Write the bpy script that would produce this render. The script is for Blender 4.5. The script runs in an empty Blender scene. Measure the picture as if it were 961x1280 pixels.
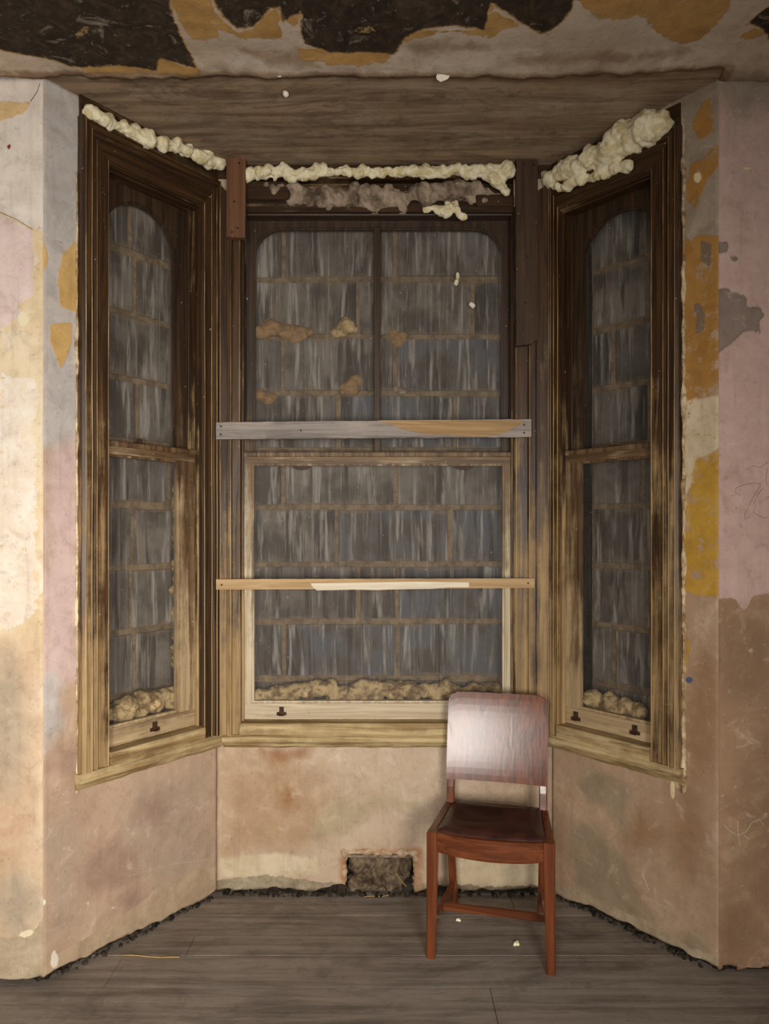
import bpy, bmesh, math, random
import numpy as np
from mathutils import Vector, Matrix, noise as mnoise

S = bpy.context.scene
COL = S.collection
PI = math.pi

# ------------------------------------------------------------------ camera
FPX, CAMH, CX, CY = 900.0, 1.5, 480.5, 662.0
cam = bpy.data.cameras.new('camera')
camo = bpy.data.objects.new('camera', cam)
COL.objects.link(camo)
cam.sensor_fit = 'VERTICAL'
cam.sensor_height = 32.0
cam.lens = FPX / 1280.0 * 32.0
cam.shift_y = (CY - 640.0) / 1280.0
camo.location = (0, 0, CAMH)
camo.rotation_euler = (PI / 2, 0, 0)
cam.clip_start = 0.05
S.camera = camo

# ------------------------------------------------------------------ world, lights, exposure
S.view_settings.view_transform = 'Standard'
S.view_settings.look = 'None'
S.view_settings.gamma = 1.0
S.view_settings.use_curve_mapping = False
S.view_settings.exposure = -0.1
w = bpy.data.worlds.new('dim_room')
S.world = w
w.use_nodes = True
w.node_tree.nodes['Background'].inputs[0].default_value = (1.0, 0.93, 0.85, 1)
w.node_tree.nodes['Background'].inputs[1].default_value = 0.17


def area(name, loc, aim, sx, sy, power, col, spread=180):
    l = bpy.data.lights.new(name, 'AREA')
    l.shape = 'RECTANGLE'
    l.size, l.size_y = sx, sy
    l.energy = power
    l.color = col
    l.spread = math.radians(spread)
    o = bpy.data.objects.new(name, l)
    COL.objects.link(o)
    o.location = loc
    d = Vector(aim) - Vector(loc)
    o.rotation_euler = d.to_track_quat('-Z', 'Y').to_euler()
    return o


area('softbox_right', (0.66, -0.9, 1.25), (-1.05, 2.4, 0.90), 0.7, 0.8, 35, (1.0, 0.95, 0.89), 105)
area('softbox_left', (-0.45, -0.9, 1.36), (-1.10, 2.4, 0.90), 0.54, 1.3, 30, (1.0, 0.95, 0.89), 110)


# ------------------------------------------------------------------ basic helpers
def srgb(r, g, b):
    def f(c):
        c /= 255.0
        return c / 12.92 if c <= 0.04045 else ((c + 0.055) / 1.055) ** 2.4
    return (f(r), f(g), f(b), 1.0)


class Frame:
    """a wall's own axes: s along it (left to right), n into the wall, z up"""
    def __init__(self, a, b):
        self.a = np.array(a, float)
        d = np.array(b, float) - self.a
        self.L = float(np.hypot(*d))
        self.u = d / self.L
        self.w = np.array([-self.u[1], self.u[0]])
        self.ang = math.atan2(self.u[1], self.u[0])

    def world(self, s, n, z):
        p = self.a + self.u * s + self.w * n
        return Vector((p[0], p[1], z))

    def px(self, x, y, n=0.0):
        k = (x - CX) / FPX
        p = self.a + self.w * n
        s = (k * p[1] - p[0]) / (self.u[0] - k * self.u[1])
        Y = p[1] + s * self.u[1]
        return s, CAMH + (CY - y) * Y / FPX


AL, BL, BR, AR = (-1.122, 2.368), (-0.686, 2.948), (0.686, 2.948), (1.125, 2.425)
FL, FB, FR = Frame(AL, BL), Frame(BL, BR), Frame(BR, AR)
FFL = Frame((-2.0, 2.368), AL)
FFR = Frame(AR, (2.1, 2.425))
ZC = 2.99


def link(name, me, mats=(), parent=None):
    o = bpy.data.objects.new(name, me)
    COL.objects.link(o)
    for m in (mats if isinstance(mats, (list, tuple)) else [mats]):
        me.materials.append(m)
    if parent is not None:
        o.parent = parent
    return o


def from_bm(name, bm, mats=(), parent=None, smooth=False):
    bmesh.ops.recalc_face_normals(bm, faces=bm.faces[:])
    me = bpy.data.meshes.new(name)
    bm.to_mesh(me)
    bm.free()
    if smooth:
        for p in me.polygons:
            p.use_smooth = True
    return link(name, me, mats, parent)


def empty(name, loc=(0, 0, 0), rz=0.0):
    o = bpy.data.objects.new(name, None)
    o.empty_display_size = 0.05
    COL.objects.link(o)
    o.location = loc
    o.rotation_euler = (0, 0, rz)
    return o


def tag(o, label, cat, group=None):
    o['label'] = label
    o['category'] = cat
    if group:
        o['group'] = group
    return o


def struct(o):
    o['kind'] = 'structure'
    return o


def box(bm, x0, x1, y0, y1, z0, z1, bev=0.0, jit=0.0, seg=1, mi=0):
    vs = [bm.verts.new((x, y, z)) for x in (x0, x1) for y in (y0, y1) for z in (z0, z1)]
    if jit:
        for v in vs:
            v.co += Vector([random.uniform(-jit, jit) for _ in range(3)])
    fs = [bm.faces.new([vs[i] for i in q]) for q in
          ((0, 1, 3, 2), (4, 6, 7, 5), (0, 4, 5, 1), (2, 3, 7, 6), (0, 2, 6, 4), (1, 5, 7, 3))]
    for f in fs:
        f.material_index = mi
    if bev:
        es = list({e for f in fs for e in f.edges})
        r = bmesh.ops.bevel(bm, geom=es, offset=bev, segments=seg, affect='EDGES', profile=0.6)
        for f in r['faces']:
            f.material_index = mi


def loft(bm, rings, cap=True):
    """rings: equal-length lists of points, joined one after the other"""
    vr = [[bm.verts.new(p) for p in r] for r in rings]
    k = len(rings[0])
    for a, b in zip(vr, vr[1:]):
        for i in range(k):
            bm.faces.new((a[i], a[(i + 1) % k], b[(i + 1) % k], b[i]))
    if cap:
        bm.faces.new(vr[0])
        bm.faces.new(vr[-1][::-1])
    return vr


def rect_ring(c, hx, hy, bev=0.004):
    x, y, z = c
    b = bev
    pts = [(-hx + b, -hy), (hx - b, -hy), (hx, -hy + b), (hx, hy - b), (hx - b, hy), (-hx + b, hy), (-hx, hy - b), (-hx, -hy + b)]
    return [(x + p, y + q, z) for p, q in pts]


def tube(bm, pts, r, k=6):
    pts = [Vector(p) for p in pts]
    rings = []
    for i, p in enumerate(pts):
        t = (pts[min(i + 1, len(pts) - 1)] - pts[max(i - 1, 0)]).normalized()
        a = t.orthogonal().normalized() if abs(t.z) > 0.9 else t.cross(Vector((0, 0, 1))).normalized()
        b = t.cross(a)
        rr = r[i] if isinstance(r, (list, tuple)) else r
        rings.append([p + (a * math.cos(q * 2 * PI / k) + b * math.sin(q * 2 * PI / k)) * rr for q in range(k)])
    loft(bm, rings)


def prism(bm, loop, y0, y1, holes=()):
    """loop of (x, z) given thickness from y0 to y1, with optional hole loops"""
    edges = []
    fronts = []
    for lp in [loop] + list(holes):
        vs = [bm.verts.new((p[0], y0, p[1])) for p in lp]
        fronts.append(vs)
        for i in range(len(vs)):
            edges.append(bm.edges.new((vs[i], vs[(i + 1) % len(vs)])))
    r = bmesh.ops.triangle_fill(bm, use_beauty=True, use_dissolve=False, edges=edges, normal=(0, -1, 0))
    ff = [g for g in r['geom'] if isinstance(g, bmesh.types.BMFace)]
    backs = [[bm.verts.new((v.co.x, y1, v.co.z)) for v in vs] for vs in fronts]
    mp = {v: b for vs, bs in zip(fronts, backs) for v, b in zip(vs, bs)}
    for f in ff:
        bm.faces.new([mp[v] for v in f.verts][::-1])
    for vs, bs in zip(fronts, backs):
        n = len(vs)
        for i in range(n):
            j = (i + 1) % n
            bm.faces.new((vs[i], vs[j], bs[j], bs[i]))


def nz(x, y, z, s=1.0, o=4):
    return mnoise.fractal(Vector((x * s, y * s, z * s)), 1.0, 2.0, o)


# ------------------------------------------------------------------ node helpers
class NT:
    def __init__(self, name):
        self.m = bpy.data.materials.new(name)
        self.m.use_nodes = True
        self.t = self.m.node_tree
        self.t.nodes.clear()
        self.out = self.t.nodes.new('ShaderNodeOutputMaterial')

    def put(self, sock, v):
        if isinstance(v, bpy.types.NodeSocket):
            self.t.links.new(v, sock)
        else:
            if isinstance(v, (tuple, list)) and sock.type == 'VECTOR':
                v = v[:3]
            sock.default_value = v

    def n(self, typ, props=None, out=0, **ins):
        nd = self.t.nodes.new(typ)
        for k, v in (props or {}).items():
            setattr(nd, k, v)
        for k, v in ins.items():
            key = int(k[1:]) if k[0] == 'i' and k[1:].isdigit() else k.replace('_', ' ')
            self.put(nd.inputs[key], v)
        return nd.outputs[out]

    def math(self, op, a, b=0.0, c=0.0, clamp=False):
        return self.n('ShaderNodeMath', {'operation': op, 'use_clamp': clamp}, i0=a, i1=b, i2=c)

    def mix(self, f, a, b, mode='MIX'):
        nd = self.t.nodes.new('ShaderNodeMix')
        nd.data_type = 'RGBA'
        nd.blend_type = mode
        self.put(nd.inputs[0], f)
        self.put(nd.inputs[6], a)
        self.put(nd.inputs[7], b)
        return nd.outputs[2]

    def ramp(self, v, lo, hi, a=0.0, b=1.0):
        nd = self.t.nodes.new('ShaderNodeMapRange')
        nd.interpolation_type = 'SMOOTHSTEP'
        self.put(nd.inputs['Value'], v)
        nd.inputs['From Min'].default_value = lo
        nd.inputs['From Max'].default_value = hi
        nd.inputs['To Min'].default_value = a
        nd.inputs['To Max'].default_value = b
        return nd.outputs[0]

    def obj(self, rnd=True, scale=(1, 1, 1), off=(0, 0, 0)):
        v = self.n('ShaderNodeTexCoord', out=3)
        if rnd:
            r = self.n('ShaderNodeObjectInfo', out=5)
            r = self.math('MULTIPLY', r, 23.0)
            v = self.n('ShaderNodeVectorMath', {'operation': 'ADD'}, i0=v, i1=r)
        return self.n('ShaderNodeMapping', Vector=v, Scale=scale, Location=off)

    def noise(self, v, scale, detail=6.0, rough=0.6, dist=0.0):
        return self.n('ShaderNodeTexNoise', Vector=v, Scale=scale, Detail=detail, Roughness=rough, Distortion=dist)

    def attr(self, name):
        nd = self.t.nodes.new('ShaderNodeAttribute')
        nd.attribute_name = name
        return nd.outputs['Fac']

    def bump(self, h, strength=0.3, dist=0.01, normal=None):
        kw = dict(Strength=strength, Distance=dist, Height=h)
        if normal is not None:
            kw['Normal'] = normal
        return self.n('ShaderNodeBump', **kw)

    def pbr(self, col, rough=0.8, normal=None, spec=0.3, **kw):
        nd = self.t.nodes.new('ShaderNodeBsdfPrincipled')
        self.put(nd.inputs['Base Color'], col)
        self.put(nd.inputs['Roughness'], rough)
        nd.inputs['Specular IOR Level'].default_value = spec
        if normal is not None:
            self.put(nd.inputs['Normal'], normal)
        for k, v in kw.items():
            self.put(nd.inputs[k.replace('_', ' ')], v)
        self.t.links.new(nd.outputs[0], self.out.inputs[0])
        return self.m


def plaster(name, base, layers, seed=0.0, rough=0.9, bumpk=0.35):
    """old plaster: mottled base, then paint layers and stains whose outlines are signed-distance attributes of the mesh"""
    t = NT(name)
    v = t.obj(rnd=False, off=(seed, seed * 1.7, seed * 0.6))
    big = t.noise(v, 2.3, 5, 0.6, 0.4)
    mid = t.noise(v, 9.0, 8, 0.68, 0.6)
    fine = t.noise(v, 60.0, 6, 0.7)
    col = t.mix(t.ramp(big, 0.36, 0.64), base[0], base[1])
    if len(base) > 2:
        col = t.mix(t.ramp(mid, 0.50, 0.72), col, base[2])
    h = t.math('MULTIPLY', fine, 0.35)
    h = t.math('ADD', h, mid)
    for i, L in enumerate(layers):
        en = t.noise(t.obj(rnd=False, off=(seed + 3.1 * i, 0, i)), L.get('scale', 22.0), 7, 0.65, 0.5)
        e2 = t.math('SUBTRACT', en, 0.5)
        d = t.math('MULTIPLY_ADD', e2, L.get('amp', 0.05), t.attr(L['a']))
        soft = L.get('soft', 0.002)
        m = t.ramp(d, -soft, soft, 1.0, 0.0)
        hm = m
        k = L.get('k', 1.0)
        if k < 1:
            m = t.math('MULTIPLY', m, k)
        if L.get('worn'):
            wn = t.noise(t.obj(rnd=False, off=(1.3 * i, seed, 4)), L.get('wscale', 30.0), 8, 0.75)
            m = t.math('MULTIPLY', m, t.ramp(wn, L['worn'] - 0.04, L['worn'] + 0.04, 1.0, 0.0))
        c = L['c'] if len(L['c']) == 4 and not isinstance(L['c'][0], tuple) else t.mix(t.ramp(mid, 0.35, 0.65), L['c'][0], L['c'][1])
        col = t.mix(m, col, c)
        if L.get('edge'):
            rim = t.ramp(t.math('ABSOLUTE', d), 0.0, 0.006, 0.6, 0.0)
            col = t.mix(rim, col, L['edge'])
        if soft < 0.01:
            h = t.math('MULTIPLY_ADD', hm, L.get('lift', 0.35), h)
    mot = t.noise(t.obj(rnd=False, off=(seed * 2, 5, 1)), 13.0, 10, 0.72, 0.8)
    col = t.mix(t.ramp(mot, 0.48, 0.72, 0, 0.32), col, srgb(126, 104, 84))
    col = t.mix(t.ramp(mot, 0.30, 0.44, 0.3, 0), col, srgb(222, 206, 182))
    # fine grime and pale scuffs
    col = t.mix(t.ramp(fine, 0.56, 0.78, 0, 0.5), col, srgb(96, 76, 58))
    col = t.mix(t.ramp(t.noise(v, 35, 5, 0.8), 0.62, 0.70, 0, 0.4), col, srgb(214, 200, 180))
    vs = t.obj(rnd=False, scale=(30, 30, 2.0), off=(seed, 1, 2))
    col = t.mix(t.ramp(t.noise(vs, 1.0, 5, 0.6), 0.5, 0.75, 0, 0.22), col, srgb(110, 88, 70))
    return t.pbr(col, rough, t.bump(h, bumpk, 0.012), 0.2)


def wood(name, dark, mid, worn, axis, wear=(0.3, 0.3), zr=(0.6, 2.4), rough=0.5, flecks=True, bumpk=0.25, gscale=1.0, wsoft=0.09, spec=0.4, mott=None):
    """old wood with grain along an axis; 'worn' shows where the varnish has come off (its rise low down also paints in the stronger light there)"""
    t = NT(name)
    g = [55.0 * gscale] * 3
    g['xyz'.index(axis)] = 2.2 * gscale
    v = t.obj(scale=tuple(g))
    gr = t.noise(v, 1.0, 7, 0.62, 0.8)
    raw = t.obj(rnd=True)
    blot = t.noise(raw, 5.0, 6, 0.65)
    col = t.mix(t.ramp(gr, 0.34, 0.68), dark, mid)
    g2 = [26.0] * 3
    g2['xyz'.index(axis)] = 1.6
    wn = t.noise(t.obj(scale=tuple(g2), off=(5, 5, 5)), 1.0, 8, 0.7, 0.4)
    wn = t.math('ADD', t.math('MULTIPLY', wn, 0.65), t.math('MULTIPLY', blot, 0.35))
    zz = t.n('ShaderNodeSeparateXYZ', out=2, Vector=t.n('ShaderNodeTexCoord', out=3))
    zb = t.n('ShaderNodeMapRange', Value=zz, From_Min=zr[0], From_Max=zr[1], To_Min=wear[0], To_Max=wear[1])  # height bias: part varnish loss, part light falling off upward, put into colour
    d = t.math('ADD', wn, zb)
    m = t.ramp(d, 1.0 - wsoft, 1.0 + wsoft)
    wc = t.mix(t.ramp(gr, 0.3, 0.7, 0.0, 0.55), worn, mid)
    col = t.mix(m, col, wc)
    if mott:
        st = [7.0] * 3
        st['xyz'.index(axis)] = 1.6
        mo = t.noise(t.obj(scale=tuple(st), off=(3, 8, 1)), 1.0, 9, 0.72, 1.6)
        ring = t.math('ABSOLUTE', t.math('SUBTRACT', t.math('FRACT', t.math('MULTIPLY', mo, 11.0)), 0.5))
        col = t.mix(t.ramp(ring, 0.30, 0.5, 0.0, mott[1] * 0.5), col, mott[0])
        col = t.mix(t.ramp(mo, 0.46, 0.66, 0.0, mott[1]), col, mott[0])
        mo2 = t.noise(t.obj(off=(4, 4, 9)), 9.0, 9, 0.75)
        col = t.mix(t.ramp(mo2, 0.54, 0.68, 0.0, mott[1] * 0.8), col, mott[0])
    if flecks:
        sp = t.noise(t.obj(off=(9, 2, 4)), 95.0, 2, 0.5)
        col = t.mix(t.ramp(sp, 0.755, 0.775, 0, 0.85), col, srgb(205, 190, 160))
        sp2 = t.noise(t.obj(off=(1, 7, 3)), 28.0, 5, 0.7)
        col = t.mix(t.ramp(sp2, 0.68, 0.72, 0, 0.55), col, srgb(120, 95, 60))
    rg = t.math('MULTIPLY_ADD', m, 0.25, rough)
    h = t.math('MULTIPLY_ADD', m, -0.4, gr)
    return t.pbr(col, rg, t.bump(h, bumpk, 0.004), spec)


# ------------------------------------------------------------------ materials
M = {}
DK, MD, WN = srgb(38, 25, 14), srgb(68, 45, 24), srgb(192, 162, 114)
for ax in 'xz':
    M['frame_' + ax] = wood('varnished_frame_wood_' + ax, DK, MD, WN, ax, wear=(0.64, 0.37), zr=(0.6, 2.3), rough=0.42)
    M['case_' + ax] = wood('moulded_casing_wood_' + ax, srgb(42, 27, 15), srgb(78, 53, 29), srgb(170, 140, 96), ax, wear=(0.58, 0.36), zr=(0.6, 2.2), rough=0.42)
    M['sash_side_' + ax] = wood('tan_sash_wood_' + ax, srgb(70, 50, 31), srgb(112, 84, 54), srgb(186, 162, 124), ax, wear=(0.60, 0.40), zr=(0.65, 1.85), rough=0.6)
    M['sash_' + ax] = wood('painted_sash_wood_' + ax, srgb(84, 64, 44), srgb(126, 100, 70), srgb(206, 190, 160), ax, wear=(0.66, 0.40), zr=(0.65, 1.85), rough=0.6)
    M['sill_' + ax] = wood('stripped_sill_wood_' + ax, srgb(112, 88, 54), srgb(150, 122, 78), srgb(206, 184, 138), ax, wear=(0.5, 0.5), rough=0.7)
M['ridge'] = wood('rubbed_ridge_wood', srgb(84, 58, 32), srgb(120, 88, 50), srgb(196, 164, 110), 'z', wear=(0.62, 0.46), zr=(0.6, 2.6), rough=0.5, flecks=False)
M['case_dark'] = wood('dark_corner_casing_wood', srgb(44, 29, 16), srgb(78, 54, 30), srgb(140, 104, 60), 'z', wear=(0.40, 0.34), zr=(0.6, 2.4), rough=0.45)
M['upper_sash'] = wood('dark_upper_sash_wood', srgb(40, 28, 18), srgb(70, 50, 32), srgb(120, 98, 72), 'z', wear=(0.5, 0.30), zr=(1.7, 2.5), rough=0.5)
M['grey_batten'] = wood('weathered_grey_batten', srgb(112, 103, 97), srgb(150, 140, 132), srgb(172, 160, 148), 'x', wear=(0.45, 0.45), rough=0.8, flecks=False)
M['split_wood'] = wood('split_yellow_wood', srgb(148, 116, 78), srgb(182, 150, 106), srgb(196, 168, 126), 'x', wear=(0.4, 0.4), rough=0.8, flecks=False)
M['pine_batten'] = wood('pine_batten_wood', srgb(164, 132, 90), srgb(190, 158, 114), srgb(206, 178, 136), 'x', wear=(0.4, 0.4), rough=0.7, flecks=False)
M['pale_split'] = wood('pale_splintered_wood', srgb(206, 190, 164), srgb(226, 214, 192), srgb(236, 226, 206), 'x', wear=(0.4, 0.4), rough=0.85, flecks=False)
M['red_board'] = wood('reddish_board_wood', srgb(92, 58, 36), srgb(118, 78, 50), srgb(134, 96, 66), 'z', wear=(0.35, 0.35), rough=0.6, flecks=False, gscale=0.6)
M['dark_plank'] = wood('dark_plank_wood', srgb(50, 34, 20), srgb(74, 52, 32), srgb(104, 78, 48), 'z', wear=(0.36, 0.36), rough=0.7)
M['soffit'] = wood('stained_ply_ceiling', srgb(120, 96, 72), srgb(160, 134, 106), srgb(182, 162, 136), 'x', wear=(0.44, 0.44), rough=0.8, flecks=False, gscale=0.3, wsoft=0.15, mott=(srgb(70, 52, 38), 0.6))
M['floor'] = wood('grey_floor_boards', srgb(106, 95, 85), srgb(142, 130, 118), srgb(164, 152, 138), 'x', wear=(0.44, 0.44), zr=(-1, 1), rough=0.62, flecks=False, gscale=0.4, wsoft=0.2, spec=0.2, mott=(srgb(72, 63, 55), 0.42))
M['chair'] = wood('polished_red_brown_chair_wood', srgb(84, 42, 22), srgb(122, 66, 36), srgb(132, 78, 46), 'z', wear=(0.34, 0.34), zr=(0, 1), rough=0.2, flecks=False, gscale=0.8, bumpk=0.05, spec=0.55)
M['chair_x'] = wood('polished_red_brown_chair_wood_cross', srgb(84, 42, 22), srgb(122, 66, 36), srgb(132, 78, 46), 'x', wear=(0.34, 0.34), zr=(0, 1), rough=0.2, flecks=False, gscale=0.8, bumpk=0.05, spec=0.55)


def mat_simple(name, a, b, scale=20.0, rough=0.9, bumpk=0.5, spec=0.25, metal=0.0):
    t = NT(name)
    v = t.obj()
    n1 = t.noise(v, scale, 8, 0.7, 0.3)
    n2 = t.noise(v, scale * 4, 6, 0.7)
    c = t.mix(t.ramp(n1, 0.35, 0.65), a, b)
    h = t.math('MULTIPLY_ADD', n2, 0.4, n1)
    return t.pbr(c, rough, t.bump(h, bumpk, 0.006), spec, Metallic=metal)


def foam_mat(name, lit, deep, k=0.5):
    t = NT(name)
    v = t.obj()
    n1 = t.noise(v, 26, 6, 0.65, 0.6)
    n3 = t.noise(v, 9, 5, 0.6)
    c = t.mix(t.ramp(n1, 0.36, 0.6), deep, lit)
    c = t.mix(t.ramp(n3, 0.55, 0.72, 0, k), c, srgb(120, 92, 52))
    return t.pbr(c, 0.75, t.bump(n1, 0.5, 0.01), 0.3)


M['foam'] = foam_mat('cream_foam', srgb(236, 226, 194), srgb(208, 190, 142), 0.15)
M['foam_old'] = foam_mat('aged_foam', srgb(196, 170, 124), srgb(112, 86, 56), 0.7)
M['foam_brown'] = foam_mat('brown_foam', srgb(158, 124, 84), srgb(124, 94, 62), 0.3)
M['mortar_grey'] = mat_simple('old_grey_mortar', srgb(86, 70, 56), srgb(176, 156, 134), 11, 0.95, 0.9)
M['rubble'] = mat_simple('dark_dirt_and_rubble', srgb(24, 20, 16), srgb(84, 72, 58), 30, 0.95, 1.0)
M['rubble_lit'] = mat_simple('grey_brown_rubble', srgb(64, 50, 38), srgb(138, 118, 94), 22, 0.95, 1.0)
M['lip'] = mat_simple('broken_plaster_edge', srgb(150, 116, 86), srgb(204, 182, 150), 18, 0.95, 0.9)
M['dark_core'] = mat_simple('dark_masonry_and_gap_shade', srgb(24, 20, 16), srgb(60, 50, 40), 25, 0.95, 1.0)
M['crumb'] = mat_simple('cream_plaster_edge', srgb(128, 98, 64), srgb(226, 208, 170), 14, 0.9, 0.9)
M['rust'] = mat_simple('rusty_iron', srgb(50, 32, 22), srgb(86, 54, 34), 60, 0.7, 0.6, 0.4, 0.3)
M['nail'] = mat_simple('dark_nail', srgb(30, 26, 24), srgb(60, 52, 46), 60, 0.5, 0.2, 0.5, 0.6)
M['flake'] = mat_simple('white_paint_flake', srgb(226, 216, 196), srgb(240, 232, 216), 30, 0.8, 0.3)
M['pencil'] = mat_simple('pencil_line', srgb(120, 96, 88), srgb(136, 110, 100), 40, 0.9, 0.1)
M['scratch'] = mat_simple('pale_scratch', srgb(196, 178, 154), srgb(206, 190, 168), 40, 0.9, 0.1)
M['twig'] = mat_simple('dry_straw', srgb(170, 140, 86), srgb(196, 168, 110), 40, 0.9, 0.2)
M['leaf_fleck'] = mat_simple('pale_yellow_green_fleck', srgb(232, 236, 170), srgb(250, 250, 226), 60, 0.6, 0.2)
M['crack'] = mat_simple('dark_crack', srgb(58, 46, 38), srgb(84, 68, 56), 40, 0.9, 0.1)


def leather():
    t = NT('maroon_leather')
    v = t.obj()
    n1 = t.noise(v, 12, 5, 0.6)
    vo = t.n('ShaderNodeTexVoronoi', Vector=v, Scale=260.0)
    c = t.mix(t.ramp(n1, 0.35, 0.7), srgb(44, 25, 20), srgb(72, 38, 30))
    return t.pbr(c, t.ramp(n1, 0.3, 0.7, 0.32, 0.5), t.bump(vo, 0.12, 0.002), 0.5)


M['leather'] = leather()


def block_mat():
    t = NT('streaked_concrete_block')
    v = t.obj(rnd=False)
    rnd = t.attr('rnd')
    blue = t.attr('blue')
    shift = t.n('ShaderNodeCombineXYZ', X=t.math('MULTIPLY', rnd, 9.0), Y=t.math('MULTIPLY', rnd, 31.0), Z=t.math('MULTIPLY', rnd, 17.0))
    vv = t.n('ShaderNodeVectorMath', {'operation': 'ADD'}, i0=v, i1=shift)
    st = t.noise(t.n('ShaderNodeMapping', Vector=vv, Scale=(34, 20, 2.6)), 1.0, 6, 0.62, 0.3)
    st2 = t.noise(t.n('ShaderNodeMapping', Vector=vv, Scale=(15, 14, 1.8), Location=(4, 2, 1)), 1.0, 6, 0.6, 0.6)
    bl = t.noise(vv, 6.0, 5, 0.6)
    c = t.mix(t.ramp(bl, 0.35, 0.65), srgb(84, 75, 67), srgb(132, 122, 112))
    c = t.mix(t.math('MULTIPLY', rnd, 0.45), c, srgb(84, 76, 70))
    bm_ = t.math('MULTIPLY', t.ramp(bl, 0.34, 0.66, 0, 0.75), blue)
    c = t.mix(bm_, c, srgb(80, 86, 100))
    c = t.mix(t.ramp(st2, 0.50, 0.62, 0, 0.85), c, srgb(62, 54, 48))
    c = t.mix(t.ramp(st, 0.50, 0.68, 0, 0.7), c, srgb(180, 172, 164))
    fine = t.noise(t.n('ShaderNodeMapping', Vector=vv, Scale=(150, 60, 5.0), Location=(2, 2, 7)), 1.0, 4, 0.6)
    c = t.mix(t.ramp(fine, 0.58, 0.74, 0, 0.3), c, srgb(184, 176, 168))
    c = t.mix(t.ramp(t.noise(vv, 12.0, 6, 0.7), 0.62, 0.70, 0, 0.5), c, srgb(116, 94, 68))
    # mortar dragged over the edges of the courses
    zz = t.n('ShaderNodeSeparateXYZ', out=2, Vector=v)
    fr_ = t.math('DIVIDE', t.math('SUBTRACT', 2.82, zz), 0.2448)
    fr_ = t.math('ABSOLUTE', t.math('SUBTRACT', t.math('FRACT', t.math('ADD', fr_, 0.5)), 0.5))
    sm = t.noise(t.obj(rnd=False, scale=(9, 9, 20), off=(2, 0, 5)), 1.0, 6, 0.7, 0.5)
    fr_ = t.math('MULTIPLY_ADD', t.math('SUBTRACT', sm, 0.5), 0.42, fr_)
    c = t.mix(t.ramp(fr_, 0.03, 0.10, 0.75, 0.0), c, t.mix(t.ramp(st2, 0.4, 0.6), srgb(132, 110, 84), srgb(112, 98, 84)))
    h = t.noise(v, 120, 5, 0.7)
    return t.pbr(c, 0.9, t.bump(t.math('ADD', h, st), 0.35, 0.006), 0.2)


M['block'] = block_mat()
M['mortar'] = mat_simple('brown_mortar', srgb(104, 86, 66), srgb(146, 124, 98), 18, 0.95, 0.9)


def glass_mat():
    t = NT('dusty_window_glass')
    v = t.obj()
    st = t.noise(t.n('ShaderNodeMapping', Vector=v, Scale=(70, 70, 1.6)), 1.0, 5, 0.6, 0.4)
    sp = t.noise(t.obj(off=(3, 1, 2)), 70.0, 2, 0.5)
    dust = t.math('MAXIMUM', t.ramp(st, 0.56, 0.74, 0.02, 0.14), t.ramp(sp, 0.765, 0.785, 0, 0.8))
    tr = t.n('ShaderNodeBsdfTransparent', Color=(0.93, 0.93, 0.92, 1))
    gl = t.n('ShaderNodeBsdfGlossy', Color=(1, 1, 1, 1), Roughness=0.65)
    df = t.n('ShaderNodeBsdfDiffuse', Color=srgb(176, 168, 158))
    a = t.n('ShaderNodeMixShader', i0=0.008, i1=tr, i2=gl)
    b = t.n('ShaderNodeMixShader', i0=dust, i1=a, i2=df)
    t.t.links.new(b, t.out.inputs[0])
    return t.m


M['glass'] = glass_mat()


# ------------------------------------------------------------------ gridded plaster surfaces
def poly_sdf(P, poly):
    """signed distance (negative inside) of points P (N,2) to a polygon"""
    poly = np.array(poly, float)
    d = np.full(len(P), 1e9)
    inside = np.zeros(len(P), bool)
    n = len(poly)
    for i in range(n):
        a, b = poly[i], poly[(i + 1) % n]
        ab = b - a
        L2 = max(float(ab @ ab), 1e-12)
        tt = np.clip(((P - a) @ ab) / L2, 0, 1)
        q = a + tt[:, None] * ab
        d = np.minimum(d, np.hypot(*(P - q).T))
        c = (a[1] > P[:, 1]) != (b[1] > P[:, 1])
        xs = a[0] + (P[:, 1] - a[1]) / (b[1] - a[1] if abs(b[1] - a[1]) > 1e-12 else 1e-12) * ab[0]
        inside ^= c & (P[:, 0] < xs)
    return np.where(inside, -d, d)


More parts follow.
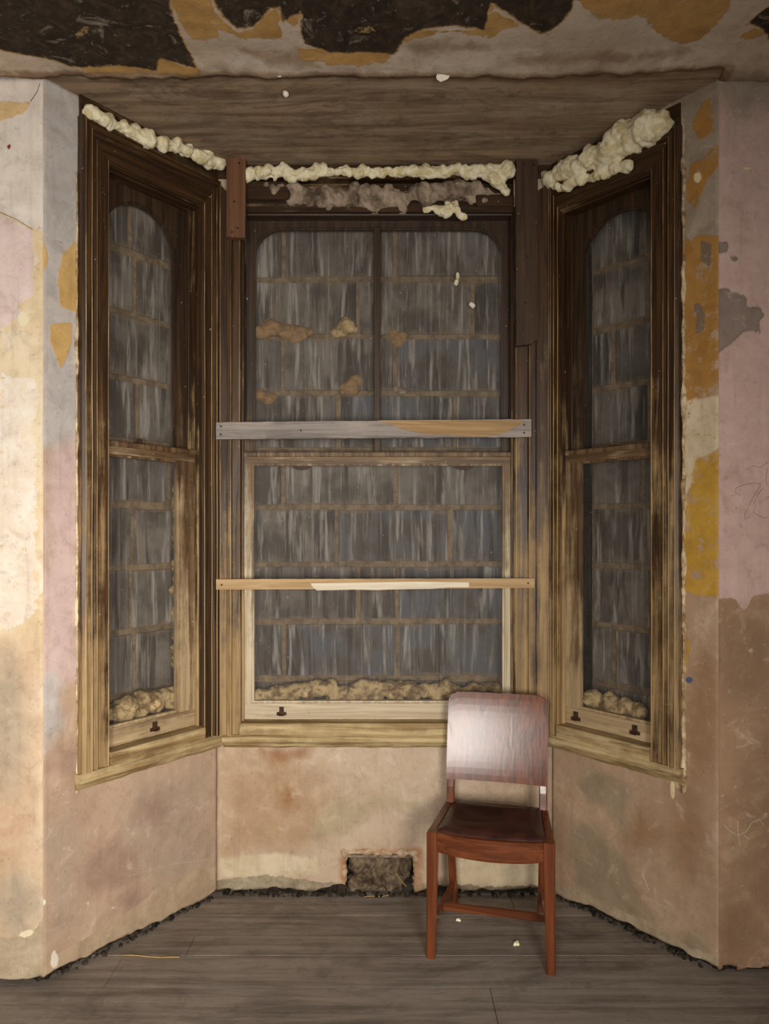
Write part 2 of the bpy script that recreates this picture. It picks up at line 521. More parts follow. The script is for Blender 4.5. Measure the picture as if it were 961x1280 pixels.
def grid_surface(name, F, s0, s1, z0, z1, mat, attrs, holes=(), cell=0.012, bumpy=0.004, seed=0.0, thick=0.03, ragged=0.0, pin_edges=True):
    """plaster skin on a wall frame: a fine grid with gentle unevenness, openings and a broken lower edge"""
    ss = np.linspace(s0, s1, max(2, int(round((s1 - s0) / cell)) + 1))
    zs = np.linspace(z0, z1, max(2, int(round((z1 - z0) / cell)) + 1))
    # snap lines to hole edges
    for (a, b, c, d) in holes:
        for q in (a, b):
            i = int(np.argmin(abs(ss - q)))
            if 0 < i < len(ss) - 1:
                ss[i] = q
        for q in (c, d):
            i = int(np.argmin(abs(zs - q)))
            if 0 < i < len(zs) - 1:
                zs[i] = q
    gs, gz = np.meshgrid(ss, zs, indexing='ij')
    P = np.stack([gs.ravel(), gz.ravel()], 1)
    ns, nzv = len(ss), len(zs)
    rag = [z0 + max(0.002, ragged * (0.5 + 0.9 * nz(s, seed, 0.3, 7.0, 4))) for s in ss]
    verts = []
    for i in range(ns):
        for j in range(nzv):
            s, z = ss[i], zs[j]
            n = bumpy * nz(s + seed, seed, z, 5.0, 3) + bumpy * 0.35 * nz(s, seed * 2, z, 22.0, 2)
            if pin_edges and (i in (0, ns - 1)):
                n *= 0.3
            zz = max(z, rag[i]) if ragged else z
            verts.append((s, n, zz))
    faces = []
    for i in range(ns - 1):
        for j in range(nzv - 1):
            cs, cz = 0.5 * (ss[i] + ss[i + 1]), 0.5 * (zs[j] + zs[j + 1])
            if ragged and zs[j + 1] <= min(rag[i], rag[i + 1]):
                continue
            if any(a < cs < b and c < cz < d for (a, b, c, d) in holes):
                continue
            faces.append((i * nzv + j, (i + 1) * nzv + j, (i + 1) * nzv + j + 1, i * nzv + j + 1))
    me = bpy.data.meshes.new(name)
    me.from_pydata(verts, [], faces)
    for an, polys in attrs.items():
        d = np.full(len(P), 1e9)
        for pl in polys:
            d = np.minimum(d, poly_sdf(P, pl))
        at = me.attributes.new(an, 'FLOAT', 'POINT')
        at.data.foreach_set('value', d.astype(np.float32))
    for p in me.polygons:
        p.use_smooth = True
    o = link(name, me, mat)
    o.location = (F.a[0], F.a[1], 0)
    o.rotation_euler = (0, 0, F.ang)
    if thick:
        md = o.modifiers.new('thickness', 'SOLIDIFY')
        md.thickness = thick
        md.offset = -1.0
    return o


def P(F, pts, n=0.0):
    return [F.px(x, y, n) for x, y in pts]


def ell(F, x, y, rx, ry, k=14, rot=0.0):
    r = []
    for i in range(k):
        a = 2 * PI * i / k
        ex, ey = rx * math.cos(a), ry * math.sin(a)
        r.append((x + ex * math.cos(rot) - ey * math.sin(rot), y + ex * math.sin(rot) + ey * math.cos(rot)))
    return P(F, r)


OCH, OCH2 = srgb(190, 142, 58), srgb(176, 126, 46)
PINK, PINK2 = srgb(206, 178, 166), srgb(196, 164, 152)
WHT, WHT2 = srgb(224, 212, 196), srgb(208, 194, 178)
GRY, GRY2 = srgb(184, 174, 164), srgb(160, 150, 140)

# left front wall ---------------------------------------------------------
F = FFL
wl = grid_surface('wall_front_left', F, 0.0, F.L, 0.012, ZC - 0.005, plaster(
    'plaster_front_left', (srgb(226, 208, 176), srgb(212, 186, 146), srgb(232, 220, 200)), [
        dict(a='upper', c=(srgb(226, 214, 200), srgb(212, 198, 184)), amp=0.03),
        dict(a='tan', c=srgb(214, 182, 132), amp=0.03),
        dict(a='pink', c=(srgb(222, 202, 194), srgb(214, 192, 182)), amp=0.035, edge=srgb(226, 200, 150)),
        dict(a='low', c=(srgb(190, 158, 128), srgb(200, 172, 142)), soft=0.12, amp=0.2, scale=6),
        dict(a='grey', c=(srgb(158, 146, 126), srgb(176, 160, 136)), soft=0.06, amp=0.15, scale=9, k=0.8),
        dict(a='white', c=(srgb(232, 220, 204), srgb(222, 206, 186)), amp=0.12, scale=14, worn=0.58),
        dict(a='chip', c=srgb(226, 212, 180), amp=0.03),
        dict(a='foot', c=(srgb(186, 170, 144), srgb(164, 146, 118)), amp=0.04, k=0.9),
        dict(a='red', c=srgb(140, 44, 36), amp=0.004),
    ], seed=2.3),
    dict(upper=[P(F, [(-200, 60), (60, 60), (60, 290), (42, 287), (0, 265), (-200, 200)])],
         tan=[P(F, [(-80, 128), (40, 127), (30, 142), (0, 152), (-80, 160)])],
         pink=[P(F, [(-200, 210), (0, 266), (42, 288), (42, 372), (24, 380), (28, 395), (0, 412), (-60, 440), (-200, 430)])],
         low=[P(F, [(-300, 820), (60, 800), (60, 1260), (-300, 1260)])],
         grey=[ell(F, 8, 900, 26, 90), ell(F, -60, 1000, 40, 120), ell(F, 20, 1130, 30, 40)],
         white=[P(F, [(-300, 480), (44, 470), (44, 760), (20, 790), (-300, 800)])],
         chip=[ell(F, 38, 1168, 14, 6), ell(F, 28, 398, 8, 10)],
         foot=[P(F, [(-300, 1172), (40, 1170), (58, 1140), (60, 1260), (-300, 1260)])],
         red=[ell(F, 11, 184, 3, 4), ell(F, 21, 190, 2, 2.4)]),
    cell=0.014, seed=1.0, ragged=0.03)
struct(wl)

# right front wall --------------------------------------------------------
F = FFR
wr = grid_surface('wall_front_right', F, 0.0, F.L, 0.012, ZC + 0.05, plaster(
    'plaster_front_right', (srgb(164, 132, 104), srgb(148, 116, 90), srgb(176, 146, 118)), [
        dict(a='pink', c=(srgb(196, 166, 154), srgb(186, 156, 144)), amp=0.05, scale=12),
        dict(a='grey', c=(srgb(128, 112, 102), srgb(142, 122, 110)), amp=0.035, scale=30, edge=srgb(120, 104, 94)),
        dict(a='topgrey', c=(srgb(166, 150, 134), srgb(150, 132, 116)), soft=0.05, amp=0.12, scale=10),
        dict(a='damp', c=(srgb(124, 98, 74), srgb(136, 106, 80)), soft=0.1, amp=0.25, scale=7, k=0.75),
        dict(a='foam', c=srgb(214, 190, 140), amp=0.004),
    ], seed=5.1),
    dict(pink=[P(F, [(890, 60), (1500, 40), (1500, 745), (940, 745), (930, 762), (915, 748), (890, 752)])],
         grey=[P(F, [(890, 368), (906, 358), (914, 365), (930, 372), (934, 385), (950, 384), (956, 394), (950, 402), (948, 418), (940, 412), (925, 416), (900, 440), (890, 440)]),
               P(F, [(890, 302), (908, 304), (910, 312), (900, 318), (890, 316)]), ell(F, 918, 323, 4, 3)],
         topgrey=[P(F, [(890, 60), (1500, 60), (1500, 90), (990, 120), (930, 150), (890, 120)])],
         damp=[ell(F, 930, 820, 50, 60), ell(F, 1010, 980, 70, 160), ell(F, 915, 1180, 30, 60), ell(F, 960, 1060, 30, 80)],
         foam=[ell(F, 934, 211, 6, 2.5)]),
    cell=0.014, seed=7.0, ragged=0.03)
struct(wr)

# bay, left side ----------------------------------------------------------
F = FL
OPEN_L = (0.228, 0.645)
OPEN_B = (0.098, 1.216)
OPEN_R = (0.040, 0.446)
ZS, ZH = 0.66, 2.79
wbl = grid_surface('wall_left', F, 0.0, F.L, 0.012, ZC, plaster(
    'plaster_bay_left', (srgb(180, 152, 128), srgb(166, 138, 116), srgb(190, 166, 142)), [
        dict(a='grey', c=(srgb(188, 180, 172), srgb(172, 164, 158)), soft=0.03, amp=0.12, scale=8),
        dict(a='pink', c=(srgb(204, 178, 170), srgb(194, 168, 160)), soft=0.04, amp=0.14, scale=8),
        dict(a='lowgrey', c=(srgb(170, 150, 130), srgb(158, 138, 118)), soft=0.06, amp=0.2, scale=6, k=0.7),
        dict(a='mauve', c=(srgb(140, 112, 98), srgb(152, 122, 106)), soft=0.05, amp=0.2, scale=9, k=0.7),
        dict(a='tan', c=(srgb(200, 164, 104), srgb(190, 152, 92)), amp=0.02, scale=25),
        dict(a='foot', c=(srgb(184, 162, 132), srgb(160, 138, 110)), amp=0.035, k=0.8),
        dict(a='rim', c=(srgb(224, 204, 164), srgb(206, 182, 140)), amp=0.03, scale=30),
        dict(a='white', c=srgb(220, 208, 186), amp=0.012, scale=40),
    ], seed=0.4),
    dict(grey=[P(F, [(50, 80), (102, 120), (102, 560), (50, 560)]), P(F, [(50, 840), (75, 830), (78, 900), (52, 940)])],
         pink=[P(F, [(64, 565), (104, 540), (106, 850), (52, 840), (54, 700)])],
         lowgrey=[P(F, [(170, 980), (260, 960), (266, 1080), (190, 1110), (150, 1060)]), P(F, [(52, 1040), (90, 1000), (100, 1150), (60, 1180)])],
         mauve=[ell(F, 135, 1085, 34, 30), ell(F, 195, 1010, 22, 20), ell(F, 165, 1125, 18, 12), ell(F, 90, 960, 20, 30)],
         tan=[P(F, [(42, 284), (52, 292), (60, 322), (52, 350), (45, 375)]), P(F, [(78, 318), (98, 296), (99, 392), (76, 384), (72, 350)]),
              P(F, [(64, 404), (90, 404), (90, 428), (77, 464), (62, 426)])],
         foot=[P(F, [(50, 1205), (150, 1148), (205, 1105), (272, 1078), (272, 1130), (50, 1240)])],
         rim=[P(F, [(99, 200), (109, 200), (109, 985), (103, 985)])],
         white=[ell(F, 55, 1128, 3, 5), ell(F, 110, 1130, 2, 3), ell(F, 140, 1134, 4, 2), ell(F, 68, 1200, 5, 12), ell(F, 50, 1160, 3, 12)]),
    holes=[(OPEN_L[0], OPEN_L[1], ZS, 3.1)], cell=0.0115, seed=3.0, ragged=0.026)
struct(wbl)

# bay, back ---------------------------------------------------------------
F = FB
HOLE = (0.525, 0.808, -0.1, 0.172)
wbb = grid_surface('wall_back', F, 0.0, F.L, 0.014, ZC, plaster(
    'plaster_bay_back', (srgb(194, 172, 148), srgb(182, 158, 132), srgb(206, 188, 164)), [
        dict(a='tan', c=(srgb(166, 136, 104), srgb(176, 146, 114)), soft=0.08, amp=0.25, scale=6, k=0.85),
        dict(a='olive', c=(srgb(168, 152, 120), srgb(178, 160, 128)), soft=0.025, amp=0.1, scale=8, k=0.8),
        dict(a='rust', c=srgb(140, 92, 48), soft=0.03, amp=0.1, scale=12, k=0.7),
        dict(a='pale', c=(srgb(206, 190, 160), srgb(194, 176, 144)), soft=0.012, amp=0.06, scale=14),
        dict(a='foot', c=(srgb(168, 154, 128), srgb(120, 106, 84)), amp=0.05, scale=26),
        dict(a='base', c=(srgb(62, 52, 40), srgb(96, 82, 64)), soft=0.012, amp=0.06, scale=30),
        dict(a='lip', c=(srgb(168, 118, 84), srgb(190, 160, 126)), soft=0.012, amp=0.03, scale=20),
    ], seed=8.2),
    dict(tan=[P(F, [(275, 950), (400, 955), (410, 1050), (280, 1070)]), ell(F, 350, 1000, 60, 40)],
         olive=[P(F, [(400, 1020), (420, 990), (445, 1000), (450, 1030), (430, 1045), (390, 1045)]), P(F, [(440, 1010), (470, 995), (520, 1000), (520, 1010), (470, 1005), (445, 1030)])],
         rust=[P(F, [(322, 936), (388, 936), (385, 946), (340, 956)]), ell(F, 360, 1000, 10, 14)],
         pale=[P(F, [(270, 1072), (340, 1068), (395, 1072), (400, 1092), (330, 1100), (275, 1096)]), P(F, [(560, 1075), (690, 1070), (690, 1105), (560, 1110)])],
         foot=[P(F, [(268, 1100), (330, 1094), (420, 1104), (430, 1122), (268, 1125)]), P(F, [(520, 1104), (600, 1108), (692, 1106), (692, 1125), (520, 1125)])],
         base=[P(F, [(268, 1112), (420, 1114), (692, 1112), (692, 1130), (268, 1130)])],
         lip=[P(F, [(424, 1062), (526, 1060), (528, 1120), (518, 1120), (516, 1072), (440, 1074), (440, 1118), (426, 1118)])]),
    holes=[(OPEN_B[0], OPEN_B[1], ZS, 3.1), HOLE], cell=0.0115, seed=5.0, ragged=0.03)
struct(wbb)

# bay, right side ---------------------------------------------------------
F = FR
wbr = grid_surface('wall_right', F, 0.0, F.L, 0.012, ZC + 0.035, plaster(
    'plaster_bay_right', (srgb(178, 150, 122), srgb(166, 136, 110), srgb(190, 166, 138)), [
        dict(a='olive', c=(srgb(140, 124, 100), srgb(152, 134, 108)), soft=0.03, amp=0.12, scale=8, k=0.85),
        dict(a='brown', c=(srgb(150, 116, 84), srgb(140, 106, 76)), soft=0.06, amp=0.2, scale=8, k=0.8),
        dict(a='topgrey', c=(srgb(166, 150, 130), srgb(146, 130, 112)), soft=0.02, amp=0.08, scale=12),
        dict(a='orange', c=(srgb(174, 128, 66), srgb(158, 112, 54)), amp=0.06, scale=24, worn=0.58, wscale=16),
        dict(a='ochre', c=(srgb(192, 150, 62), srgb(176, 134, 52)), amp=0.07, scale=20, worn=0.57, wscale=16),
        dict(a='blot', c=srgb(128, 108, 90), amp=0.02, scale=26),
        dict(a='cream', c=(srgb(214, 196, 166), srgb(196, 176, 144)), soft=0.006, amp=0.05, scale=20, worn=0.6),
        dict(a='foot', c=(srgb(186, 168, 140), srgb(150, 132, 106)), amp=0.05, scale=22, k=0.8),
        dict(a='rim', c=(srgb(214, 190, 148), srgb(150, 116, 76)), amp=0.03, scale=30),
        dict(a='drip', c=srgb(226, 206, 160), amp=0.006),
        dict(a='bluespot', c=srgb(66, 84, 120), amp=0.01),
    ], seed=3.7),
    dict(olive=[P(F, [(715, 980), (735, 958), (790, 985), (780, 1050), (765, 1010), (735, 1000)]),
                P(F, [(712, 1030), (740, 1030), (785, 1080), (800, 1130), (825, 1160), (790, 1150), (720, 1110)]), ell(F, 865, 1180, 18, 16)],
         brown=[ell(F, 872, 930, 22, 50), ell(F, 860, 1040, 20, 60), ell(F, 880, 860, 22, 60), ell(F, 805, 1040, 20, 20)],
         topgrey=[P(F, [(838, 100), (905, 80), (905, 310), (848, 300)])],
         orange=[P(F, [(868, 140), (886, 122), (892, 135), (888, 165), (874, 175), (866, 160)]), P(F, [(862, 210), (898, 178), (898, 205), (884, 225), (868, 260), (858, 250)]),
                 P(F, [(852, 296), (866, 300), (872, 292), (898, 296), (902, 520), (852, 500)])],
         ochre=[P(F, [(856, 545), (900, 520), (902, 745), (880, 746), (852, 738)]), ell(F, 856, 820, 4, 24)],
         blot=[P(F, [(866, 380), (874, 378), (882, 395), (880, 415), (868, 418), (872, 400)]), P(F, [(876, 300), (890, 305), (888, 335), (876, 325)])],
         cream=[P(F, [(853, 500), (900, 495), (900, 560), (870, 575), (855, 640), (850, 640)])],
         foot=[P(F, [(690, 1100), (760, 1128), (850, 1178), (902, 1200), (902, 1235), (690, 1150)])],
         rim=[P(F, [(843, 130), (855, 150), (857, 985), (843, 985)])],
         drip=[ell(F, 872, 222, 5, 7), ell(F, 840, 986, 3, 14)],
         bluespot=[ell(F, 861, 850, 5, 4)]),
    holes=[(OPEN_R[0], OPEN_R[1], ZS, 3.1)], cell=0.0115, seed=9.0, ragged=0.026)
struct(wbr)

# dark masonry seen through the gap at the foot of each wall
for o, F, seg in ((wl, FFL, [(0, FFL.L)]), (wr, FFR, [(0, FFR.L)]), (wbl, FL, [(0.0, FL.L + 0.02)]), (wbb, FB, [(-0.02, HOLE[0]), (HOLE[1], FB.L + 0.02)]), (wbr, FR, [(-0.02, FR.L)])):
    for a, b in seg:
        bm = bmesh.new()
        box(bm, a, b, 0.034, 0.12, -0.02, 0.2)
        from_bm('masonry_core', bm, M['dark_core'], o)

# corner bead cracks and pencil marks (marks on the walls)
def mark(name, F, pts, r, mat, parent, n=-0.001):
    bm = bmesh.new()
    q = P(F, pts, n)
    tube(bm, [(s, n, z) for s, z in q], r, 5)
    return from_bm(name, bm, mat, parent)


def zq(pts, ox, oy, k):
    return [(ox + x / k, oy + y / k) for x, y in pts]


z7 = lambda pts: zq(pts, 660, 540, 3.203)
for i, st in enumerate([
        [(850, 252), (832, 245), (832, 225), (862, 212), (905, 204), (932, 210), (915, 240), (890, 280), (868, 330), (866, 348), (888, 340)],
        [(940, 225), (920, 250), (905, 285), (912, 300), (902, 320), (915, 332), (950, 345), (975, 330)],
        [(958, 140), (952, 190), (955, 210), (975, 215), (990, 190)],
        [(955, 262), (985, 250), (975, 290), (960, 310)],
        [(875, 150), (900, 135), (930, 142), (960, 120)],
        [(880, 20), (890, 45), (915, 40), (940, 10)]]):
    mark('pencil_scribble', FFR, z7(st), 0.0007, M['pencil'], wr)
z8 = lambda pts: zq(pts, 660, 860, 3.047)
for st in ([(745, 520), (768, 545), (800, 562), (832, 545), (852, 512), (880, 500), (896, 522)], [(797, 508), (800, 560), (806, 598)], [(820, 560), (840, 575)]):
    mark('scratch', FFR, z8(st), 0.0011, M['scratch'], wr)
mark('wall_crack', FFL, [(-60, 240), (0, 265), (22, 275), (41, 287)], 0.0009, M['crack'], wl)
mark('wall_crack', FFL, [(38, 127), (46, 115), (50, 104)], 0.0009, M['crack'], wl)
mark('wall_crack', FL, [(58, 297), (68, 300), (84, 306)], 0.0010, M['crack'], wbl)
mark('wall_crack', FL, [(160, 1095), (185, 1088), (215, 1080), (262, 1074)], 0.0008, M['scratch'], wbl)
mark('scratch', FFR, [(916, 200), (920, 206), (932, 210)], 0.0008, M['scratch'], wr)
for st in ([(793, 1060), (801, 1078)], [(802, 1092), (812, 1114)], [(792, 1062), (806, 1072)]):
    mark('scratch', FR, st, 0.0012, M['scratch'], wbr)

# ------------------------------------------------------------------ ceiling (peeling) and boarded bay ceiling
CEIL_Z = 2.985


def pc(pts, z=CEIL_Z):
    r = []
    for x, y in pts:
        Y = FPX * (z - CAMH) / (CY - y)
        r.append(((x - CX) * Y / FPX, Y))
    return r


def ceiling():
    cell = 0.014
    xs = np.arange(-1.6, 1.75, cell)
    ys = np.arange(1.2, 2.362, cell)
    ys[-1] = 2.362
    gx, gy = np.meshgrid(xs, ys, indexing='ij')
    PP = np.stack([gx.ravel(), gy.ravel()], 1)
    verts = []
    ny = len(ys)
    for x in xs:
        for j, y in enumerate(ys):
            yy = y
            if j == ny - 1 and x >= 1.12:
                yy = 2.45
            if j == ny - 1 and -1.1 < x < 1.12:
                yy = y + 0.012 * nz(x, 2.0, 1.0, 14.0, 4)
            edge = max(0.0, 1.0 - (2.362 - y) / 0.12)
            tilt = 0.030 * max(0.0, min(1.0, (x - 0.6) / 0.5))
            verts.append((x, yy, CEIL_Z + 0.006 + tilt + 0.004 * nz(x, y, 0.0, 5.0, 3) - 0.010 * edge * (1 + nz(x, y, 4, 12, 3))))
    faces = [(i * ny + j, i * ny + j + 1, (i + 1) * ny + j + 1, (i + 1) * ny + j) for i in range(len(xs) - 1) for j in range(ny - 1)]
    me = bpy.data.meshes.new('ceiling')
    me.from_pydata(verts, [], faces)
    polys = dict(
        ochre=[pc([(208, -60), (262, -40), (268, 28), (272, 46), (256, 54), (242, 52), (232, 40), (222, 24), (213, 4)]),
               pc([(264, 12), (278, 28), (298, 44), (316, 37), (330, 22), (346, 9), (352, 48), (334, 50), (306, 50), (282, 44), (266, 36)]),
               pc([(360, 26), (376, 16), (374, 30), (362, 38)]),
               pc([(716, 0), (740, -60), (900, -80), (914, 22), (890, 46), (872, 62), (850, 66), (820, 48), (800, 24), (776, 30), (748, 26), (730, 14)]),
               pc([(372, 62), (430, 66), (492, 68), (480, 80), (420, 82), (376, 76)]),
               pc([(100, 76), (120, 74), (140, 82), (196, 74), (205, 76), (250, 84), (250, 92), (105, 90)]),
               pc([(603, 40), (613, 6), (628, 20), (650, 36), (630, 40), (610, 50)]),
               pc([(500, 60), (510, 44), (530, 40), (600, 38), (606, 48), (560, 42), (524, 48)]),
               pc([(925, 60), (944, 48), (956, 58), (940, 66)])],
        dark=[pc([(-400, -120), (208, -100), (213, 8), (220, 34), (228, 50), (247, 84), (222, 80), (200, 74), (196, 88), (150, 84), (108, 84), (86, 82), (40, 72), (0, 65), (-400, 60)]),
              pc([(262, -100), (724, -100), (718, 4), (708, 24), (690, 40), (676, 46), (655, 34), (640, 22), (614, 6), (605, 40), (570, 34), (530, 38), (506, 48), (494, 70), (460, 68), (410, 68), (380, 58), (376, 40), (378, 16), (362, 22), (354, 32), (348, 9), (338, 12), (316, 36), (296, 38), (282, 26), (268, 10)]),
              pc([(930, 46), (961, 22), (1400, -60), (1400, 60), (961, 64), (946, 46)])],
        scuff=[pc([(92, 46), (104, 36), (112, 34), (108, 46), (96, 50)]), pc([(440, 40), (462, 34), (470, 42), (450, 44)])],
        brown=[pc([(300, 64), (390, 66), (400, 84), (340, 84)]), pc([(510, 60), (560, 50), (610, 64), (520, 70)]), pc([(640, 70), (860, 72), (850, 82), (650, 80)])],
        edge=[pc([(-100, 88), (330, 90), (700, 91), (920, 92), (920, 99), (-100, 99)])])
    for an, pls in polys.items():
        d = np.full(len(PP), 1e9)
        for pl in pls:
            d = np.minimum(d, poly_sdf(PP, pl))
        me.attributes.new(an, 'FLOAT', 'POINT').data.foreach_set('value', d.astype(np.float32))
    for p in me.polygons:
        p.use_smooth = True
    mat = plaster('peeling_ceiling', (srgb(196, 178, 158), srgb(180, 160, 138), srgb(206, 192, 174)), [
        dict(a='brown', c=(srgb(120, 92, 66), srgb(150, 122, 94)), soft=0.02, amp=0.09, scale=12, k=0.7),
        dict(a='ochre', c=(srgb(186, 146, 88), srgb(168, 128, 74)), amp=0.05, scale=20, worn=0.66, wscale=22),
        dict(a='dark', c=(srgb(44, 36, 28), srgb(58, 48, 38)), amp=0.03, scale=24, lift=0.8, edge=srgb(190, 150, 90)),
        dict(a='scuff', c=srgb(160, 130, 86), amp=0.03, scale=40, worn=0.52, wscale=60),
        dict(a='edge', c=(srgb(120, 90, 62), srgb(150, 122, 92)), soft=0.01, amp=0.04, scale=20, k=0.8),
    ], seed=6.6)
    o = link('ceiling', me, mat)
    md = o.modifiers.new('thickness', 'SOLIDIFY')
    md.thickness = 0.02
    md.offset = -1.0
    return struct(o)


ceil = ceiling()
bm = bmesh.new()
pl = [(-1.20, 2.355, ZC), (-0.72, 3.02, ZC), (0.72, 3.02, ZC), (1.19, 2.358, ZC + 0.03)]
va = [bm.verts.new(p) for p in pl]
vb = [bm.verts.new((p[0], p[1], p[2] + 0.02)) for p in pl]
bm.faces.new(va)
bm.faces.new(vb[::-1])
for i in range(4):
    bm.faces.new((va[i], va[(i + 1) % 4], vb[(i + 1) % 4], vb[i]))
struct(from_bm('ceiling_bay', bm, M['soffit']))

# ------------------------------------------------------------------ floor of long boards
bm = bmesh.new()
random.seed(4)
edges = [1.05, 1.24, 1.43, 1.62, 1.80, 1.985, 2.17, 2.36, 2.535, 2.66, 2.80, 2.96, 3.2]
for a, b in zip(edges, edges[1:]):
    if abs(a - 2.17) < 0.01:
        cuts = [-1.9, -0.47, 0.36, 1.9]
        cuts = [-1.9, 0.345, 1.9]
    elif abs(a - 1.985) < 0.01:
        cuts = [-1.9, -0.485, 1.9]
    elif abs(a - 2.535) < 0.01:
        cuts = [-1.9, -0.70, 1.9]
    else:
        cuts = [-1.9, random.uniform(-1.5, 1.5), 1.9]
    for c, d in zip(cuts, cuts[1:]):
        dz = random.uniform(-0.0012, 0.0006)
        box(bm, c + 0.0008, d - 0.0008, a + 0.0005, b - 0.0005, -0.03, dz, 0.0015)
fl = struct(from_bm('floor', bm, M['floor']))
bm = bmesh.new()
box(bm, -1.9, 1.9, 1.05, 3.2, -0.06, -0.025)
from_bm('subfloor', bm, M['dark_core'], fl)


# ------------------------------------------------------------------ concrete block walls closing the windows
def block_wall(name, F, s0, s1, joints, n0, seed, blue=(), void_shade=None):
    random.seed(seed)
    bm = bmesh.new()
    lr = bm.verts.layers.float.new('rnd')
    lb = bm.verts.layers.float.new('blue')
    z_lines = [2.82 - 0.2448 * i for i in range(10)]
    box(bm, s0, s1, n0 + 0.006, n0 + 0.08, 0.60, 2.98, mi=1)
    if void_shade:
        box(bm, void_shade, s0, n0 + 0.05, n0 + 0.1, 0.60, 2.98, mi=2)  # dark slab stands in for the unlit gap; its shade is in the colour
    for r in range(len(z_lines) - 1):
        zt, zb = z_lines[r], z_lines[r + 1]
        js = sorted([s0] + [j for j in joints[r % len(joints)] if s0 + 0.02 < j < s1 - 0.02] + [s1])
        for c, (a, b) in enumerate(zip(js, js[1:])):
            before = set(bm.verts)
            g = random.uniform(0.006, 0.012)
            box(bm, a + g, b - g, n0 + random.uniform(-0.004, 0.002), n0 + 0.05, zb + g + random.uniform(0, 0.004), zt - g - random.uniform(0, 0.006), 0.004, 0.0015, 2, 0)
            rv = random.random()
            bv = 1.0 if (r, c) in blue else random.choice([0.0, 0.0, 0.15, 0.3])
            for v in bm.verts:
                if v not in before:
                    v[lr] = rv
                    v[lb] = bv
    o = from_bm(name, bm, [M['block'], M['mortar'], M['dark_core']])
    o.location = (F.a[0], F.a[1], 0)
    o.rotation_euler = (0, 0, F.ang)
    return struct(o)


NB = 0.145


def jx(xs):
    return [FB.px(x, 500, NB)[0] for x in xs]


jB = [jx([354, 494]), jx([447, 590]), jx([353, 494]), jx([423, 569]), jx([354, 495]), jx([420, 563]), jx([447, 497]), jx([355, 497]), jx([420, 560])]
block_wall('wall_block_back', FB, -0.02, 1.40, jB, NB, 3,
           blue={(2, 2), (3, 1), (3, 2), (5, 1), (5, 2), (7, 1), (7, 2), (7, 0), (6, 2)})
block_wall('wall_block_left', FL, 0.20, 0.70, [[0.42], [0.44], [0.62], [0.45], [0.60], [0.43]], NB, 5)
block_wall('wall_block_right', FR, FR.px(739, 500, 0.19)[0], 0.50, [[0.30], [0.31], [0.16], [0.32], [0.29]], 0.19, 8, void_shade=-0.12)


# ------------------------------------------------------------------ windows
def rect(a, b, c, d):
    return [(a, c), (b, c), (b, d), (a, d)]


def arch_loop(a, b, zb, zt, r, k=12, full=False):
    """opening with rounded top corners (full: one round arch)"""
    pts = [(a, zb), (b, zb)]
    rx = (b - a) / 2 if full else r
    for i in range(k + 1):
        q = i / k * PI / 2
        pts.append((b - rx + rx * math.cos(q), zt - r + r * math.sin(q)))
    for i in range(k + 1):
        q = PI / 2 + i / k * PI / 2
        if full and i == 0:
            continue
        pts.append((a + rx + rx * math.cos(q), zt - r + r * math.sin(q)))
    return pts


def grow(loop, d, zb_too=True):
    """push a loop outwards by d around its own centre line"""
    n = len(loop)
    out = []
    for i in range(n):
        p0, p1, p2 = np.array(loop[i - 1]), np.array(loop[i]), np.array(loop[(i + 1) % n])
        e1, e2 = p1 - p0, p2 - p1
        n1 = np.array([e1[1], -e1[0]]) / max(np.hypot(*e1), 1e-9)
        n2 = np.array([e2[1], -e2[0]]) / max(np.hypot(*e2), 1e-9)
        m = n1 + n2
        m = m / max(float(m @ m) / 2, 0.3)
        out.append(tuple(p1 + m * d))
    return out


CASE = [(0.0, 0.004), (0.0, -0.028), (0.10, -0.034), (0.14, -0.026), (0.18, -0.034), (0.30, -0.034), (0.34, -0.022), (0.40, -0.016), (0.46, -0.024), (0.52, -0.024),
        (0.56, -0.012), (0.80, -0.012), (0.83, -0.020), (0.93, -0.020), (1.0, -0.010), (1.0, 0.012)]
FLAT = [(0.0, 0.004), (0.0, -0.022), (0.04, -0.026), (0.40, -0.026), (0.44, -0.034), (0.60, -0.034), (0.64, -0.020), (0.94, -0.020), (1.0, -0.012), (1.0, 0.012)]


def stile(bm, s_out, s_in, z0, z1, prof, mitre_top=None, ridges=()):
    """upright casing board with a moulded section; s_out is the wall side, s_in the window side"""
    d = s_in - s_out
    top = lambda w: z1 - (w * mitre_top if mitre_top else 0.0)
    a = [bm.verts.new((s_out + w * d, n, z0)) for w, n in prof]
    # a few cuts up the height so the moulding can wander slightly
    rows = [a]
    K = 10
    for k in range(1, K + 1):
        t = k / K
        rows.append([bm.verts.new((s_out + w * d + 0.0015 * nz(s_out, k * 0.7, w, 2, 2), n + 0.0012 * nz(s_out * 3, k * 0.9, w * 2, 3, 2), z0 + (top(w) - z0) * t)) for w, n in prof])
    m = len(prof)
    for r0, r1 in zip(rows, rows[1:]):
        for i in range(m - 1):
            bm.faces.new((r0[i], r0[i + 1], r1[i + 1], r1[i]))
        bm.faces.new((r0[m - 1], r0[0], r1[0], r1[m - 1]))
    bm.faces.new(rows[0])
    bm.faces.new(rows[-1][::-1])
    for q in ridges:
        before = set(bm.faces)
        tube(bm, [rw[q].co.copy() for rw in rows], 0.0017, 5)
        for f in bm.faces:
            if f not in before:
                f.material_index = 1


